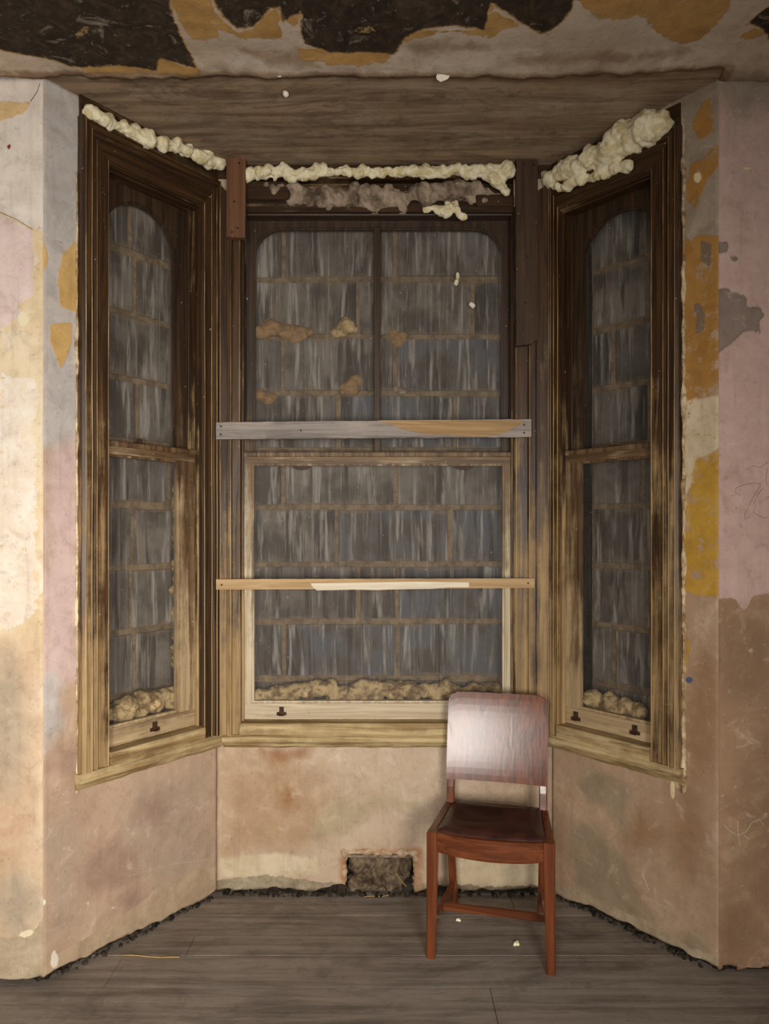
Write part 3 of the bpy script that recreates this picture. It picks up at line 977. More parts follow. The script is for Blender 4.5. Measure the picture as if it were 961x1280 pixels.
def head(bm, s0o, s0i, s1i, s1o, zo, zi, prof):
    m = len(prof)
    L = [bm.verts.new((s0o + w * (s0i - s0o), n, zo + w * (zi - zo))) for w, n in prof]
    R = [bm.verts.new((s1o + w * (s1i - s1o), n, zo + w * (zi - zo))) for w, n in prof]
    for i in range(m):
        j = (i + 1) % m
        bm.faces.new((L[i], L[j], R[j], R[i]))
    bm.faces.new(L)
    bm.faces.new(R[::-1])


def sash_lift(root, s, z, n):
    bm = bmesh.new()
    prism(bm, [(s - 0.020, z - 0.016), (s + 0.020, z - 0.016), (s + 0.020, z - 0.004), (s + 0.009, z - 0.002), (s + 0.009, z + 0.018), (s - 0.009, z + 0.018), (s - 0.009, z - 0.002), (s - 0.020, z - 0.004)], n - 0.006, n)
    box(bm, s - 0.012, s + 0.012, n - 0.018, n - 0.005, z - 0.016, z - 0.010, 0.002)
    return from_bm('sash_lift', bm, M['rust'], root)


def window(name, F, so, case0, case1, side, zcase, zhead, prof):
    """one sash window; so = opening, case0/case1 = outer edges of the casing"""
    a, b = so
    root = struct(empty(name, (F.a[0], F.a[1], 0), F.ang))
    # jamb linings
    for s_, sg in ((a, 1), (b, -1)):
        bm = bmesh.new()
        box(bm, min(s_, s_ - sg * 0.02), max(s_, s_ - sg * 0.02), -0.004, 0.135, ZS - 0.01, zhead + 0.02)
        # parting bead between the two sashes, staff bead in front
        x0, x1 = sorted((s_ - sg * 0.002, s_ + sg * 0.010))
        box(bm, x0, x1, 0.066, 0.074, ZS, zhead, 0.0015)
        box(bm, x0, x1, 0.008, 0.026, ZS, zhead, 0.004, 0, 2)
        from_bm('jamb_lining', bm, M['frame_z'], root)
    bm = bmesh.new()
    box(bm, a, b, -0.004, 0.135, zhead - 0.002, zhead + 0.02)
    box(bm, a, b, 0.008, 0.026, zhead - 0.010, zhead, 0.004, 0, 2)
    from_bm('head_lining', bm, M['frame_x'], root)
    # casing
    for so_, si_ in ((case0, a + 0.004), (case1, b - 0.004)):
        bm = bmesh.new()
        stile(bm, so_, si_, ZS - 0.005, zcase, prof, (zcase - zhead - 0.003), (2, 5, 9, 13) if side != 'back' else (2, 5, 7))
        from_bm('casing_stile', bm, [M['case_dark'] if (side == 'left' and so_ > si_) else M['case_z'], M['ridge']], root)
    bm = bmesh.new()
    if side != 'back':
        head(bm, case0, a + 0.004, b - 0.004, case1, zcase, zhead + 0.003, prof)
        from_bm('casing_head', bm, M['case_x'], root)
    if side != 'back':
        bm = bmesh.new()
        box(bm, *((0.125, 0.7256) if side == 'left' else (0.0, 0.552)), -0.009, 0.05, 2.90, 2.995)
        from_bm('header_beam', bm, M['frame_x'], root)
    # sill board and moulding under it
    bm = bmesh.new()
    box(bm, a - 0.0, b + 0.0, -0.030, 0.135, 0.655, 0.715, 0.004, 0, 2)
    from_bm('sill_board', bm, M['sill_x'], root)
    bm = bmesh.new()
    pr = [(-0.002, 0.668), (-0.030, 0.668), (-0.042, 0.660), (-0.046, 0.650), (-0.042, 0.640), (-0.030, 0.634), (-0.022, 0.622), (-0.014, 0.612), (-0.002, 0.610)]
    K = 26
    rings = []
    for k in range(K + 1):
        s = case0 - 0.012 + (case1 - case0 + 0.024) * k / K
        if side == 'back':
            s = min(max(s, 0.03), FB.L - 0.03)
        rings.append([(s, n + 0.003 * nz(s, n * 9, 1.0, 14, 3), z + 0.004 * nz(s, 3.0, z, 10, 3)) for n, z in pr])
    loft(bm, rings)
    from_bm('sill_moulding', bm, M['sill_x'], root)
    return root


def sashes(root, so, zhead, g_up, g_lo, full, rad, mull=None, pulls=()):
    a, b = so
    sm = 'sash_side_' if full else 'sash_'
    # upper sash
    gu0, gu1 = g_up
    zt = zhead - 0.045
    glass_z = zt
    up_o = rect(a + 0.001, b - 0.001, 1.770, zhead - 0.002)
    inner = arch_loop(gu0, gu1, 1.812, glass_z, rad, 14, full)
    bm = bmesh.new()
    prism(bm, up_o, 0.080, 0.112, [inner])
    bead = grow(inner, -0.008)
    prism(bm, grow(inner, 0.004), 0.086, 0.104, [bead])
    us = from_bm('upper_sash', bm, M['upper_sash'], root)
    if mull:
        bm = bmesh.new()
        box(bm, mull[0], mull[1], 0.076, 0.112, 1.80, glass_z + 0.005, 0.005, 0, 2)
        from_bm('mullion', bm, M['upper_sash'], us)
    bm = bmesh.new()
    prism(bm, grow(inner, 0.002), 0.095, 0.098)
    from_bm('glass_pane', bm, M['glass'], us)
    for s in pulls:
        bm = bmesh.new()
        prism(bm, [(s + 0.042 * math.cos(q), 1.772 - 0.022 * math.sin(q)) for q in [PI * i / 12 for i in range(13)]], 0.070, 0.082)
        from_bm('finger_pull', bm, M['rust'], us)
    # lower sash
    gl0, gl1 = g_lo
    lo_o = rect(a + 0.001, b - 0.001, 0.716, 1.818)
    inner = rect(gl0, gl1, 0.783, 1.772)
    bm = bmesh.new()
    prism(bm, lo_o, 0.028, 0.062, [inner])
    prism(bm, grow(inner, 0.004), 0.034, 0.054, [grow(inner, -0.008)])
    box(bm, a + 0.001, b - 0.001, 0.018, 0.064, 1.800, 1.820, 0.003)
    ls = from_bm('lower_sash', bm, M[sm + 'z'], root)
    # rails read with their grain running across
    for z0, z1 in ((0.718, 0.781), (1.773, 1.816)):
        bm = bmesh.new()
        K = 16
        rings = []
        for k in range(K + 1):
            s = a + 0.012 + (b - a - 0.024) * k / K
            w = 0.0025 * nz(s, z0, 2, 12, 3)
            rings.append([(s, 0.0255, z0 + w), (s, 0.0245, (z0 + z1) / 2), (s, 0.0255, z1 + w * 0.5), (s, 0.030, z1), (s, 0.030, z0)])
        loft(bm, rings)
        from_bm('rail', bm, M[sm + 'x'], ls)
    bm = bmesh.new()
    prism(bm, grow(inner, 0.002), 0.043, 0.046)
    from_bm('glass_pane', bm, M['glass'], ls)
    return us, ls


# left
w1 = window('window_1', FL, OPEN_L, 0.120, 0.722, 'left', 2.915, ZH, CASE)
us, ls = sashes(w1, OPEN_L, ZH, (0.262, 0.587), (0.248, 0.562), True, 0.165)
sash_lift(ls, *FL.px(193, 908, 0.024), 0.024)
bm = bmesh.new()
s, z = FL.px(177, 558, 0.03)
box(bm, s - 0.02, s + 0.02, 0.030, 0.055, 1.817, 1.826, 0.003)
box(bm, s - 0.008, s + 0.008, 0.034, 0.050, 1.824, 1.842, 0.005, 0, 2)
from_bm('sash_fastener', bm, M['rust'], ls)
# centre
w2 = window('window_2', FB, OPEN_B, 0.008, 1.364, 'back', 2.915, 2.80, FLAT)
us, ls = sashes(w2, OPEN_B, 2.815, (0.133, 1.186), (0.138, 1.182), False, 0.125, mull=(0.641, 0.669), pulls=(FB.px(377, 586, 0.076)[0], FB.px(580, 586, 0.076)[0]))
sash_lift(ls, *FB.px(352, 889, 0.024), 0.024)
# right
w3 = window('window_3', FR, OPEN_R, 0.004, 0.556, 'right', 2.915, ZH, CASE)
us, ls = sashes(w3, OPEN_R, ZH, (0.090, 0.432), (0.104, 0.438), True, 0.165)
sash_lift(ls, 0.36, 0.752, 0.024)
sash_lift(ls, 0.10, 0.752, 0.024)
bm = bmesh.new()
s, z = FR.px(765, 560, 0.03)
box(bm, s - 0.02, s + 0.02, 0.030, 0.055, 1.817, 1.826, 0.003)
from_bm('sash_fastener', bm, M['rust'], ls)


# crumbling plaster line along the outer edges of the side casings
def crumb(parent, s, z0, z1, seed, w=0.010):
    random.seed(seed)
    bm = bmesh.new()
    K = 150
    rings = []
    for k in range(K + 1):
        z = z0 + (z1 - z0) * k / K
        r = w * (0.8 + 1.3 * nz(s, seed, z, 7, 5))
        r = max(r, 0.002)
        cs = s + 0.004 * nz(seed, 1, z, 12, 3)
        rings.append([(cs + r * math.cos(q * PI / 3) , -0.004 + 1.1 * r * math.sin(q * PI / 3), z) for q in range(6)])
    loft(bm, rings)
    return from_bm('plaster_edge', bm, M['crumb'], parent, True)


crumb(wbl, 0.115, 0.60, 2.72, 1, 0.0045)
crumb(wbr, 0.562, 0.58, 2.80, 2, 0.007)


# ------------------------------------------------------------------ foam, mortar and other lumpy matter
def lumps(name, F, blobs, mat, voxel=0.006, disp=0.006, dscale=28.0, seed=0, parent=None, flat=1.0, smooth=3):
    """blobs: (s, n, z, radius) in a wall frame, grown together into one lumpy mass"""
    random.seed(seed)
    c = np.mean([b[:3] for b in blobs], axis=0)
    bm = bmesh.new()
    for s, n, z, r in blobs:
        mt = Matrix.Translation((s - c[0], n - c[1], z - c[2])) @ Matrix.Diagonal((r * random.uniform(0.85, 1.25), r * flat * random.uniform(0.8, 1.1), r * random.uniform(0.8, 1.15), 1))
        bmesh.ops.create_icosphere(bm, subdivisions=2, radius=1.0, matrix=mt)
    me = bpy.data.meshes.new(name)
    bm.to_mesh(me)
    bm.free()
    tmp = bpy.data.objects.new(name + '_raw', me)
    COL.objects.link(tmp)
    md = tmp.modifiers.new('remesh', 'REMESH')
    md.mode = 'VOXEL'
    md.voxel_size = voxel
    dg = bpy.context.evaluated_depsgraph_get()
    m2 = bpy.data.meshes.new_from_object(tmp.evaluated_get(dg))
    bpy.data.objects.remove(tmp)
    bpy.data.meshes.remove(me)
    m2.name = name
    b2 = bmesh.new()
    b2.from_mesh(m2)
    for _ in range(smooth):
        bmesh.ops.smooth_vert(b2, verts=b2.verts[:], factor=0.5, use_axis_x=True, use_axis_y=True, use_axis_z=True)
    b2.normal_update()
    b2.to_mesh(m2)
    b2.free()
    nn = [v.normal.copy() for v in m2.vertices]
    for v, q in zip(m2.vertices, nn):
        p = v.co + Vector((seed * 3.1, 0, 0))
        v.co += q * disp * (mnoise.fractal(p * dscale, 1.0, 2.0, 3) + 0.5 * abs(mnoise.noise(p * dscale * 0.5)))
    for p in m2.polygons:
        p.use_smooth = True
    o = link(name, m2, mat, parent)
    if parent is None:
        o.location = F.world(*c)
        o.rotation_euler = (0, 0, F.ang)
    else:
        o.location = Vector(c)
    return o


def strip(F, pts, n, seed, step=0.6, jit=0.35):
    """blobs strung along photo points (x, y, radius) on the wall frame"""
    random.seed(seed)
    out = []
    q = [(*F.px(x, y, n), r) for x, y, r in pts]
    for (s0, z0, r0), (s1, z1, r1) in zip(q, q[1:]):
        d = math.hypot(s1 - s0, z1 - z0)
        m = max(1, int(d / (step * (r0 + r1) / 2)))
        for i in range(m):
            t = i / m
            r = (r0 + (r1 - r0) * t) * random.uniform(0.7, 1.15)
            out.append((s0 + (s1 - s0) * t + random.uniform(-jit, jit) * r, n + random.uniform(-0.3, 0.3) * r, z0 + (z1 - z0) * t + random.uniform(-jit, jit) * r, r))
    return out


o = lumps('expanding_foam', FL, strip(FL, [(112, 141, .026), (140, 155, .026), (170, 168, .030), (205, 180, .026), (235, 188, .026), (262, 198, .032), (277, 205, .034)], -0.030, 11),
          M['foam'], 0.005, 0.010, 30, 1)
tag(o, 'cream foam bead along the top of the left window casing', 'foam')
o = lumps('expanding_foam', FR, strip(FR, [(682, 222, .026), (700, 218, .040), (730, 205, .044), (760, 190, .058), (790, 176, .062), (815, 165, .052), (834, 150, .030)], -0.034, 13, 0.45) +
          strip(FR, [(685, 232, .018), (700, 236, .016), (720, 226, .02), (760, 216, .022), (790, 205, .020)], -0.03, 14),
          M['foam'], 0.005, 0.012, 26, 2)
tag(o, 'thick cream foam mass above the right window head', 'foam')
TN = -0.036
top = strip(FB, [(312, 218, .024), (335, 214, .022), (370, 218, .026), (410, 214, .018), (450, 215, .020), (490, 215, .018), (520, 216, .022), (560, 213, .020), (600, 214, .026), (640, 216, .030)], TN, 15)
top += strip(FB, [(610, 218, .026), (625, 230, .026), (636, 244, .016)], TN, 16)
top += strip(FB, [(362, 222, .016), (360, 230, .010)], TN, 17) + strip(FB, [(345, 218, .014), (342, 226, .008)], TN, 18)
o = lumps('expanding_foam', FB, top, M['foam'], 0.005, 0.010, 32, 3)
tag(o, 'ragged cream foam strip between plank ceiling and centre window head', 'foam')
o = lumps('expanding_foam', FB, strip(FB, [(530, 262, .012), (545, 260, .018), (556, 266, .020), (568, 258, .018), (572, 268, .014), (582, 272, .012)], -0.044, 19) + strip(FB, [(556, 268, .014), (560, 252, .014)], -0.044, 20),
          M['foam'], 0.004, 0.008, 36, 4)
tag(o, 'small cream foam clump on the centre window head, right of the mullion', 'foam')
# lower foam between sash and blocks
o = lumps('expanding_foam', FL, strip(FL, [(146, 890, .044), (160, 882, .046), (180, 876, .048), (200, 873, .046), (216, 866, .044)], 0.095, 21, 0.5) + [(*[FL.px(x, y, .09)[0] for _ in (0,)], .09, FL.px(x, y, .09)[1], r) for x, y, r in ((175, 885, .045), (150, 890, .04), (213, 872, .042))],
          M['foam_old'], 0.006, 0.010, 24, 5)
tag(o, 'bulging tan foam behind the bottom rail of the left window', 'foam')
o = lumps('expanding_foam', FB, strip(FB, [(318, 868, .036), (350, 866, .030), (390, 860, .036), (430, 866, .030), (470, 860, .038), (510, 862, .034), (550, 864, .036), (590, 864, .032), (626, 868, .034)], 0.09, 23, 0.5) +
          strip(FB, [(318, 880, .024), (470, 880, .024), (626, 880, .024)], 0.085, 24, 0.7),
          M['foam_old'], 0.006, 0.010, 26, 6)
tag(o, 'long crusty brown foam strip behind the bottom rail of the centre window', 'foam')
o = lumps('expanding_foam', FR, strip(FR, [(735, 874, .036), (752, 878, .040), (770, 882, .042), (790, 888, .040), (808, 892, .036)], 0.095, 25, 0.5) + strip(FR, [(735, 895, .03), (800, 905, .03)], 0.09, 26, 0.6),
          M['foam_old'], 0.006, 0.010, 24, 7)
tag(o, 'lumpy foam behind the bottom rail of the right window', 'foam')
# irregular foam up the far side of the side windows, between jamb and block
o = lumps('expanding_foam', FL, strip(FL, [(219, 830, .016), (220, 800, .014), (219, 740, .016), (221, 690, .013), (219, 640, .014), (221, 590, .012)], 0.120, 27, 0.8),
          M['foam_old'], 0.006, 0.010, 30, 8)
tag(o, 'thin tan foam line up the inner side of the left lower sash', 'foam')
# old brown lumps on the blocks behind the centre glass
for i, (bl, lab) in enumerate([
        ([(326, 418, .036), (345, 414, .050), (366, 420, .040), (380, 418, .030), (390, 416, .036)], 'long brown foam lump on the blocks behind the upper left pane'),
        ([(322, 494, .038), (335, 495, .044), (345, 496, .034)], 'rounded brown foam lump behind the lower left corner of the upper left pane'),
        ([(432, 488, .034), (443, 482, .040), (452, 486, .032)], 'brown foam lump low behind the upper left pane beside the mullion'),
        ([(420, 412, .028), (436, 408, .034), (448, 410, .026)], 'pale tan foam lump behind the upper left pane near the mullion'),
        ([(490, 420, .030), (499, 424, .036), (508, 420, .028)], 'round brown foam lump just right of the upper mullion'),
        ([(494, 488, .020), (505, 490, .022)], 'small grey foam lump low behind the upper right pane beside the mullion')]):
    o = lumps('foam_lump', FB, strip(FB, bl, NB, 30 + i, 0.5), M['foam_brown'] if i in (0, 1, 2, 4) else M['foam_old'] if i == 3 else M['mortar_grey'], 0.005, 0.010, 14, 9 + i, flat=0.55)
    tag(o, lab, 'foam')

o = lumps('foam_drip', FB, strip(FB, [(572, 342, .006), (571, 350, .010), (569, 357, .007)], 0.090, 51, 0.4), M['foam'], 0.003, 0.003, 40, 20)
tag(o, 'small cream drip stuck on the upper right pane', 'drip')
o = lumps('foam_drip', FB, strip(FB, [(590, 380, .009), (592, 384, .008)], 0.090, 52, 0.4), M['flake'], 0.003, 0.003, 40, 21)
tag(o, 'small white blob stuck on the upper right pane below the cream drip', 'drip')

# broken old mortar over the centre window head, with the timber header behind
bm = bmesh.new()
box(bm, 0.005, 1.367, -0.007, 0.06, 2.935, 2.99)
box(bm, 0.09, 1.226, 0.022, 0.06, 2.818, 2.93, 0.004)
box(bm, 0.098, 0.30, -0.012, 0.03, 2.85, 2.925, 0.006)
box(bm, 1.06, 1.216, -0.010, 0.03, 2.822, 2.87, 0.006)
from_bm('header_beam', bm, M['frame_x'], w2)
bl = strip(FB, [(335, 236, .022), (370, 240, .028), (410, 242, .030), (450, 246, .030), (480, 244, .028), (510, 242, .034), (545, 236, .034), (580, 236, .032), (612, 242, .024)], 0.006, 41, 0.45)
bl += strip(FB, [(380, 252, .022), (440, 256, .024), (490, 258, .024), (505, 260, .020)], 0.010, 42, 0.5)
bl += strip(FB, [(345, 240, .022), (400, 250, .028), (450, 252, .028), (540, 246, .026), (600, 248, .024), (628, 246, .018)], 0.008, 43, 0.5)
o = lumps('crumbling_mortar', FB, bl, M['mortar_grey'], 0.006, 0.026, 15, 19, flat=0.6, smooth=5)
tag(o, 'grey brown crumbling mortar over the centre window head under the foam', 'mortar')

# ------------------------------------------------------------------ boards nailed across the windows
def board(name, F, corners, n0, n1, mat, label, cat, nails=(), rag=0.0, seed=0, warp=0.0):
    """board lying on the wall: outline in photo pixels at its front face"""
    q = P(F, corners, n0)
    s0 = sum(p[0] for p in q) / len(q)
    z0 = sum(p[1] for p in q) / len(q)
    root = empty(name, F.world(s0, n1, min(p[1] for p in q)), F.ang)
    zb = min(p[1] for p in q)
    bm = bmesh.new()
    lp = [(s - s0, z - zb) for s, z in q]
    # densify the outline with a little raggedness
    out = []
    for i in range(len(lp)):
        a, b = np.array(lp[i]), np.array(lp[(i + 1) % len(lp)])
        k = max(1, int(np.hypot(*(b - a)) / 0.03))
        for j in range(k):
            p = a + (b - a) * j / k
            if j:
                p = p + rag * np.array([nz(p[0], seed, p[1], 30, 3), nz(p[0], seed + 5, p[1], 30, 3)])
            out.append(tuple(p))
    prism(bm, out, n0 - n1, 0.0)
    es = [e for e in bm.edges if e.is_manifold and e.calc_face_angle(0) > 1.2]
    bmesh.ops.bevel(bm, geom=es, offset=0.0025, segments=1, affect='EDGES')
    b = from_bm('board', bm, mat, root)
    for x, y in nails:
        s, z = F.px(x, y, n0)
        bm = bmesh.new()
        bmesh.ops.create_cone(bm, cap_ends=True, segments=10, radius1=0.0042, radius2=0.0036, depth=0.004,
                              matrix=Matrix.Translation((s - s0, n0 - n1 - 0.001, z - zb)) @ Matrix.Rotation(PI / 2, 4, 'X'))
        from_bm('nail', bm, M['nail'], root)
    tag(root, label, cat)
    return root, s0, zb


r, s0, zb = board('wooden_batten', FB, [(270, 528), (664, 524), (664, 546), (270, 549)], -0.058, -0.0345, M['grey_batten'],
                  'grey weathered batten nailed across the centre window, split yellow at right', 'batten', [(276, 533), (276, 543), (655, 531), (655, 541), (376, 538), (570, 536)], 0.002, 1)
bm = bmesh.new()
lp = [(472, 525.5), (560, 525), (654, 525.5), (650, 531), (640, 535), (634, 540), (622, 544), (604, 545.5), (584, 545.5), (560, 544), (534, 543), (516, 540), (500, 535), (486, 530)]
q = P(FB, lp, -0.060)
prism(bm, [(s - s0, z - zb) for s, z in q], -0.0270, -0.0225)
from_bm('split_face', bm, M['split_wood'], r)['label'] = 'bare yellow split wood'
r, s0, zb = board('wooden_batten', FB, [(270, 724), (668, 723), (668, 735), (270, 737)], -0.054, -0.0345, M['pine_batten'],
                  'narrow yellow batten across the lower centre window with a white splintered strip', 'batten', [(277, 731), (660, 729)], 0.001, 2)
bm = bmesh.new()
lp = [(388, 729), (440, 728.5), (520, 727), (586, 728), (586, 734), (560, 734), (540, 736), (500, 736.5), (470, 737.5), (440, 737), (396, 738), (391, 734)]
q = P(FB, lp, -0.056)
prism(bm, [(s - s0, z - zb) for s, z in q], -0.0225, -0.0185)
from_bm('splintered_edge', bm, M['pale_split'], r)['label'] = 'white splintered strip of bare wood'
# wooden knot where the batten meets the right casing
board('timber_offcut', FB, [(283, 196), (307, 195), (306, 297), (283, 296)], -0.062, -0.0345, M['red_board'],
      'short reddish board nailed upright at the top left of the centre window', 'board', [(293, 252), (299, 204), (297, 285), (290, 290)], 0.001, 3)
board('timber_plank', FB, [(645, 199), (672, 199), (672, 424), (664, 430), (645, 432)], -0.060, -0.0345, M['dark_plank'],
      'dark upright plank at the top right of the centre window under the plank ceiling', 'plank', [(659, 321), (655, 205), (667, 206), (657, 378)], 0.002, 4)

# ------------------------------------------------------------------ hole in the back wall at floor level
bm = bmesh.new()
a, b, z1 = HOLE[0], HOLE[1], HOLE[3]
box(bm, a - 0.03, b + 0.03, 0.105, 0.15, -0.02, z1 + 0.05)
box(bm, a - 0.03, a + 0.002, 0.004, 0.12, -0.02, z1 + 0.02)
box(bm, b - 0.002, b + 0.03, 0.004, 0.12, -0.02, z1 + 0.02)
box(bm, a - 0.02, b + 0.02, 0.004, 0.12, z1 - 0.004, z1 + 0.04)
from_bm('recess_lining', bm, M['dark_core'], wbb)
bm = bmesh.new()
box(bm, a + 0.012, b - 0.006, -0.003, 0.06, z1 - 0.016, z1 - 0.004, 0.003, 0.002)
from_bm('slate_lintel', bm, M['mortar_grey'], wbb)
random.seed(77)
bl = [(random.uniform(a + 0.03, b - 0.03), random.uniform(0.050, 0.075), random.uniform(0.0, z1 - 0.035), random.uniform(0.018, 0.034)) for _ in range(60)]
lumps('rubble_fill', FB, bl, M['rubble_lit'], 0.006, 0.012, 34, 30, parent=wbb)
lip = []
for k in range(30):
    lip.append((a - 0.006 + (b - a + 0.012) * k / 29, 0.004, z1 + 0.006 + 0.004 * nz(k, 1, 1, 0.9, 2), random.uniform(0.010, 0.017)))
for k in range(12):
    lip.append((a - 0.004, 0.010, 0.03 + z1 * k / 13, random.uniform(0.008, 0.016)))
    lip.append((b + 0.004, 0.010, 0.03 + z1 * k / 13, random.uniform(0.008, 0.014)))
lumps('recess_edge', FB, lip, M['lip'], 0.005, 0.008, 34, 31, parent=wbb, flat=0.8)
# crumbs of dirt and plaster along the foot of the walls
def crumbs(name, F, s0, s1, n_, seed, parent):
    random.seed(seed)
    bm = bmesh.new()
    for _ in range(n_):
        s = random.uniform(s0, s1)
        r = random.uniform(0.002, 0.009) * (1 if random.random() < 0.85 else 1.6)
        n = random.uniform(-0.008, 0.03)
        mt = Matrix.Translation((s, n, r * 0.5 - 0.002)) @ Matrix.Rotation(random.uniform(0, 6), 4, 'Z') @ Matrix.Diagonal((r * random.uniform(0.7, 1.6), r, r * random.uniform(0.5, 1.0), 1))
        rr = bmesh.ops.create_icosphere(bm, subdivisions=1, radius=1.0, matrix=mt)
        for v in rr['verts']:
            v.co += Vector([random.uniform(-0.15, 0.15) * r for _ in range(3)])
    o = from_bm(name, bm, M['rubble'])
    o.location = (F.a[0], F.a[1], 0)
    o.rotation_euler = (0, 0, F.ang)
    o['kind'] = 'stuff'
    return o


tag(crumbs('floor_dirt', FB, 0.02, FB.L - 0.02, 260, 1, None), 'crumbs of dark dirt and plaster along the foot of the back wall', 'dirt')
tag(crumbs('floor_dirt', FL, 0.05, FL.L - 0.02, 110, 2, None), 'crumbs of dark dirt along the foot of the left bay wall', 'dirt')
tag(crumbs('floor_dirt', FR, 0.02, FR.L - 0.05, 110, 3, None), 'crumbs of dark dirt along the foot of the right bay wall', 'dirt')

# straw in the recess and on the floor
def stick(name, p, q, r, mat, label, cat):
    p, q = Vector(p), Vector(q)
    bm = bmesh.new()
    m = (p + q) / 2
    k = 6
    tube(bm, [(p - m) * (1 - 2 * i / k) + Vector((0, 0, 0.002 * math.sin(i * 1.3))) for i in range(k + 1)], r, 6)
    o = from_bm(name, bm, mat, None, True)
    o.location = m
    return tag(o, label, cat)


stick('straw', FB.world(FB.px(490, 1088, 0.02)[0], 0.03, 0.10), FB.world(FB.px(508, 1107, 0.02)[0], 0.0, 0.035), 0.0016, M['twig'], 'thin straw leaning in the dark wall hole behind the chair', 'straw')


def floor_px(x, y, z=0.0):
    Y = FPX * (CAMH - z) / (y - CY)
    return Vector(((x - CX) * Y / FPX, Y, z))


stick('straw', floor_px(455, 1121, .003), floor_px(490, 1119, .003), 0.0015, M['twig'], 'thin straw lying on the floor in front of the wall hole', 'straw')
stick('wood_splinter', floor_px(150, 1194, .003), floor_px(224, 1197, .003), 0.0018, M['twig'], 'long pale splinter on the floor near the left bay wall', 'splinter')
bm = bmesh.new()
for dx, dy, rr in ((0, 0, 1.0), (-1.1, -0.5, 0.55), (0.4, 0.9, 0.5)):
    lp = [(0.009 * (dx + rr * math.cos(i * PI / 4) * (1 + 0.25 * (i % 2))), 0.009 * (dy + rr * math.sin(i * PI / 4) * (0.8 + 0.3 * (i % 3)))) for i in range(8)]
    vs = [bm.verts.new((x, y, 0.001)) for x, y in lp]
    ve = [bm.verts.new((x * 0.8, y * 0.8, 0.008 + 0.002 * (i % 2))) for i, (x, y) in enumerate(lp)]
    bm.faces.new(vs[::-1])
    bm.faces.new(ve)
    for i in range(8):
        bm.faces.new((vs[i], vs[(i + 1) % 8], ve[(i + 1) % 8], ve[i]))
o = from_bm('paint_fleck', bm, M['leaf_fleck'])
o.location = floor_px(646, 1181)
tag(o, 'larger pale yellow fleck on the floor between the front legs of the chair', 'fleck')
o2 = o.copy()
COL.objects.link(o2)
o2.location = floor_px(573, 1151)
o2.scale = (0.55, 0.7, 0.8)
o2.rotation_euler = (0, 0, 1.8)
tag(o2, 'smaller pale yellow fleck on the floor in front of the chair stretcher', 'fleck')

# paint flakes hanging at the ceiling edge
def flake(x, y, w_, h_, seed, label):
    Y = 2.352
    X = (x - CX) * Y / FPX
    Z = CAMH + (CY - y) * Y / FPX
    random.seed(seed)
    bm = bmesh.new()
    k = 10
    lp = []
    for i in range(k):
        a = 2 * PI * i / k
        r = random.uniform(0.7, 1.15)
        lp.append((w_ * r * math.cos(a), h_ * r * math.sin(a)))
    va = [bm.verts.new((p, -0.002 + 6 * q * q, q)) for p, q in lp]
    vb = [bm.verts.new((p, 0.0 + 6 * q * q, q)) for p, q in lp]
    bm.faces.new(va)
    bm.faces.new(vb[::-1])
    for i in range(k):
        bm.faces.new((va[i], vb[i], vb[(i + 1) % k], va[(i + 1) % k]))
    o = from_bm('paint_flake', bm, M['flake'], ceil)
    o.location = (X, Y, Z)
    return o


flake(554, 96, 0.026, 0.016, 1, '')
flake(349, 93, 0.010, 0.010, 2, '')
flake(317, 91, 0.010, 0.006, 3, '')
flake(585, 92, 0.008, 0.005, 4, '')
flake(438, 91, 0.007, 0.006, 5, '')
flake(824, 73, 0.010, 0.006, 6, '')
flake(655, 79, 0.006, 0.005, 7, '')
# white nub stuck to the boarded ceiling
bm = bmesh.new()
bmesh.ops.create_icosphere(bm, subdivisions=2, radius=0.011)
for v in bm.verts:
    v.co *= 1 + 0.25 * mnoise.noise(v.co * 90)
o = from_bm('plaster_nub', bm, M['flake'], None, True)
q = FPX * (ZC - CAMH) / (CY - 115)
o.location = ((357 - CX) * q / FPX, q, ZC - 0.006)
tag(o, 'small white plaster nub stuck to the plank ceiling of the bay', 'plaster')

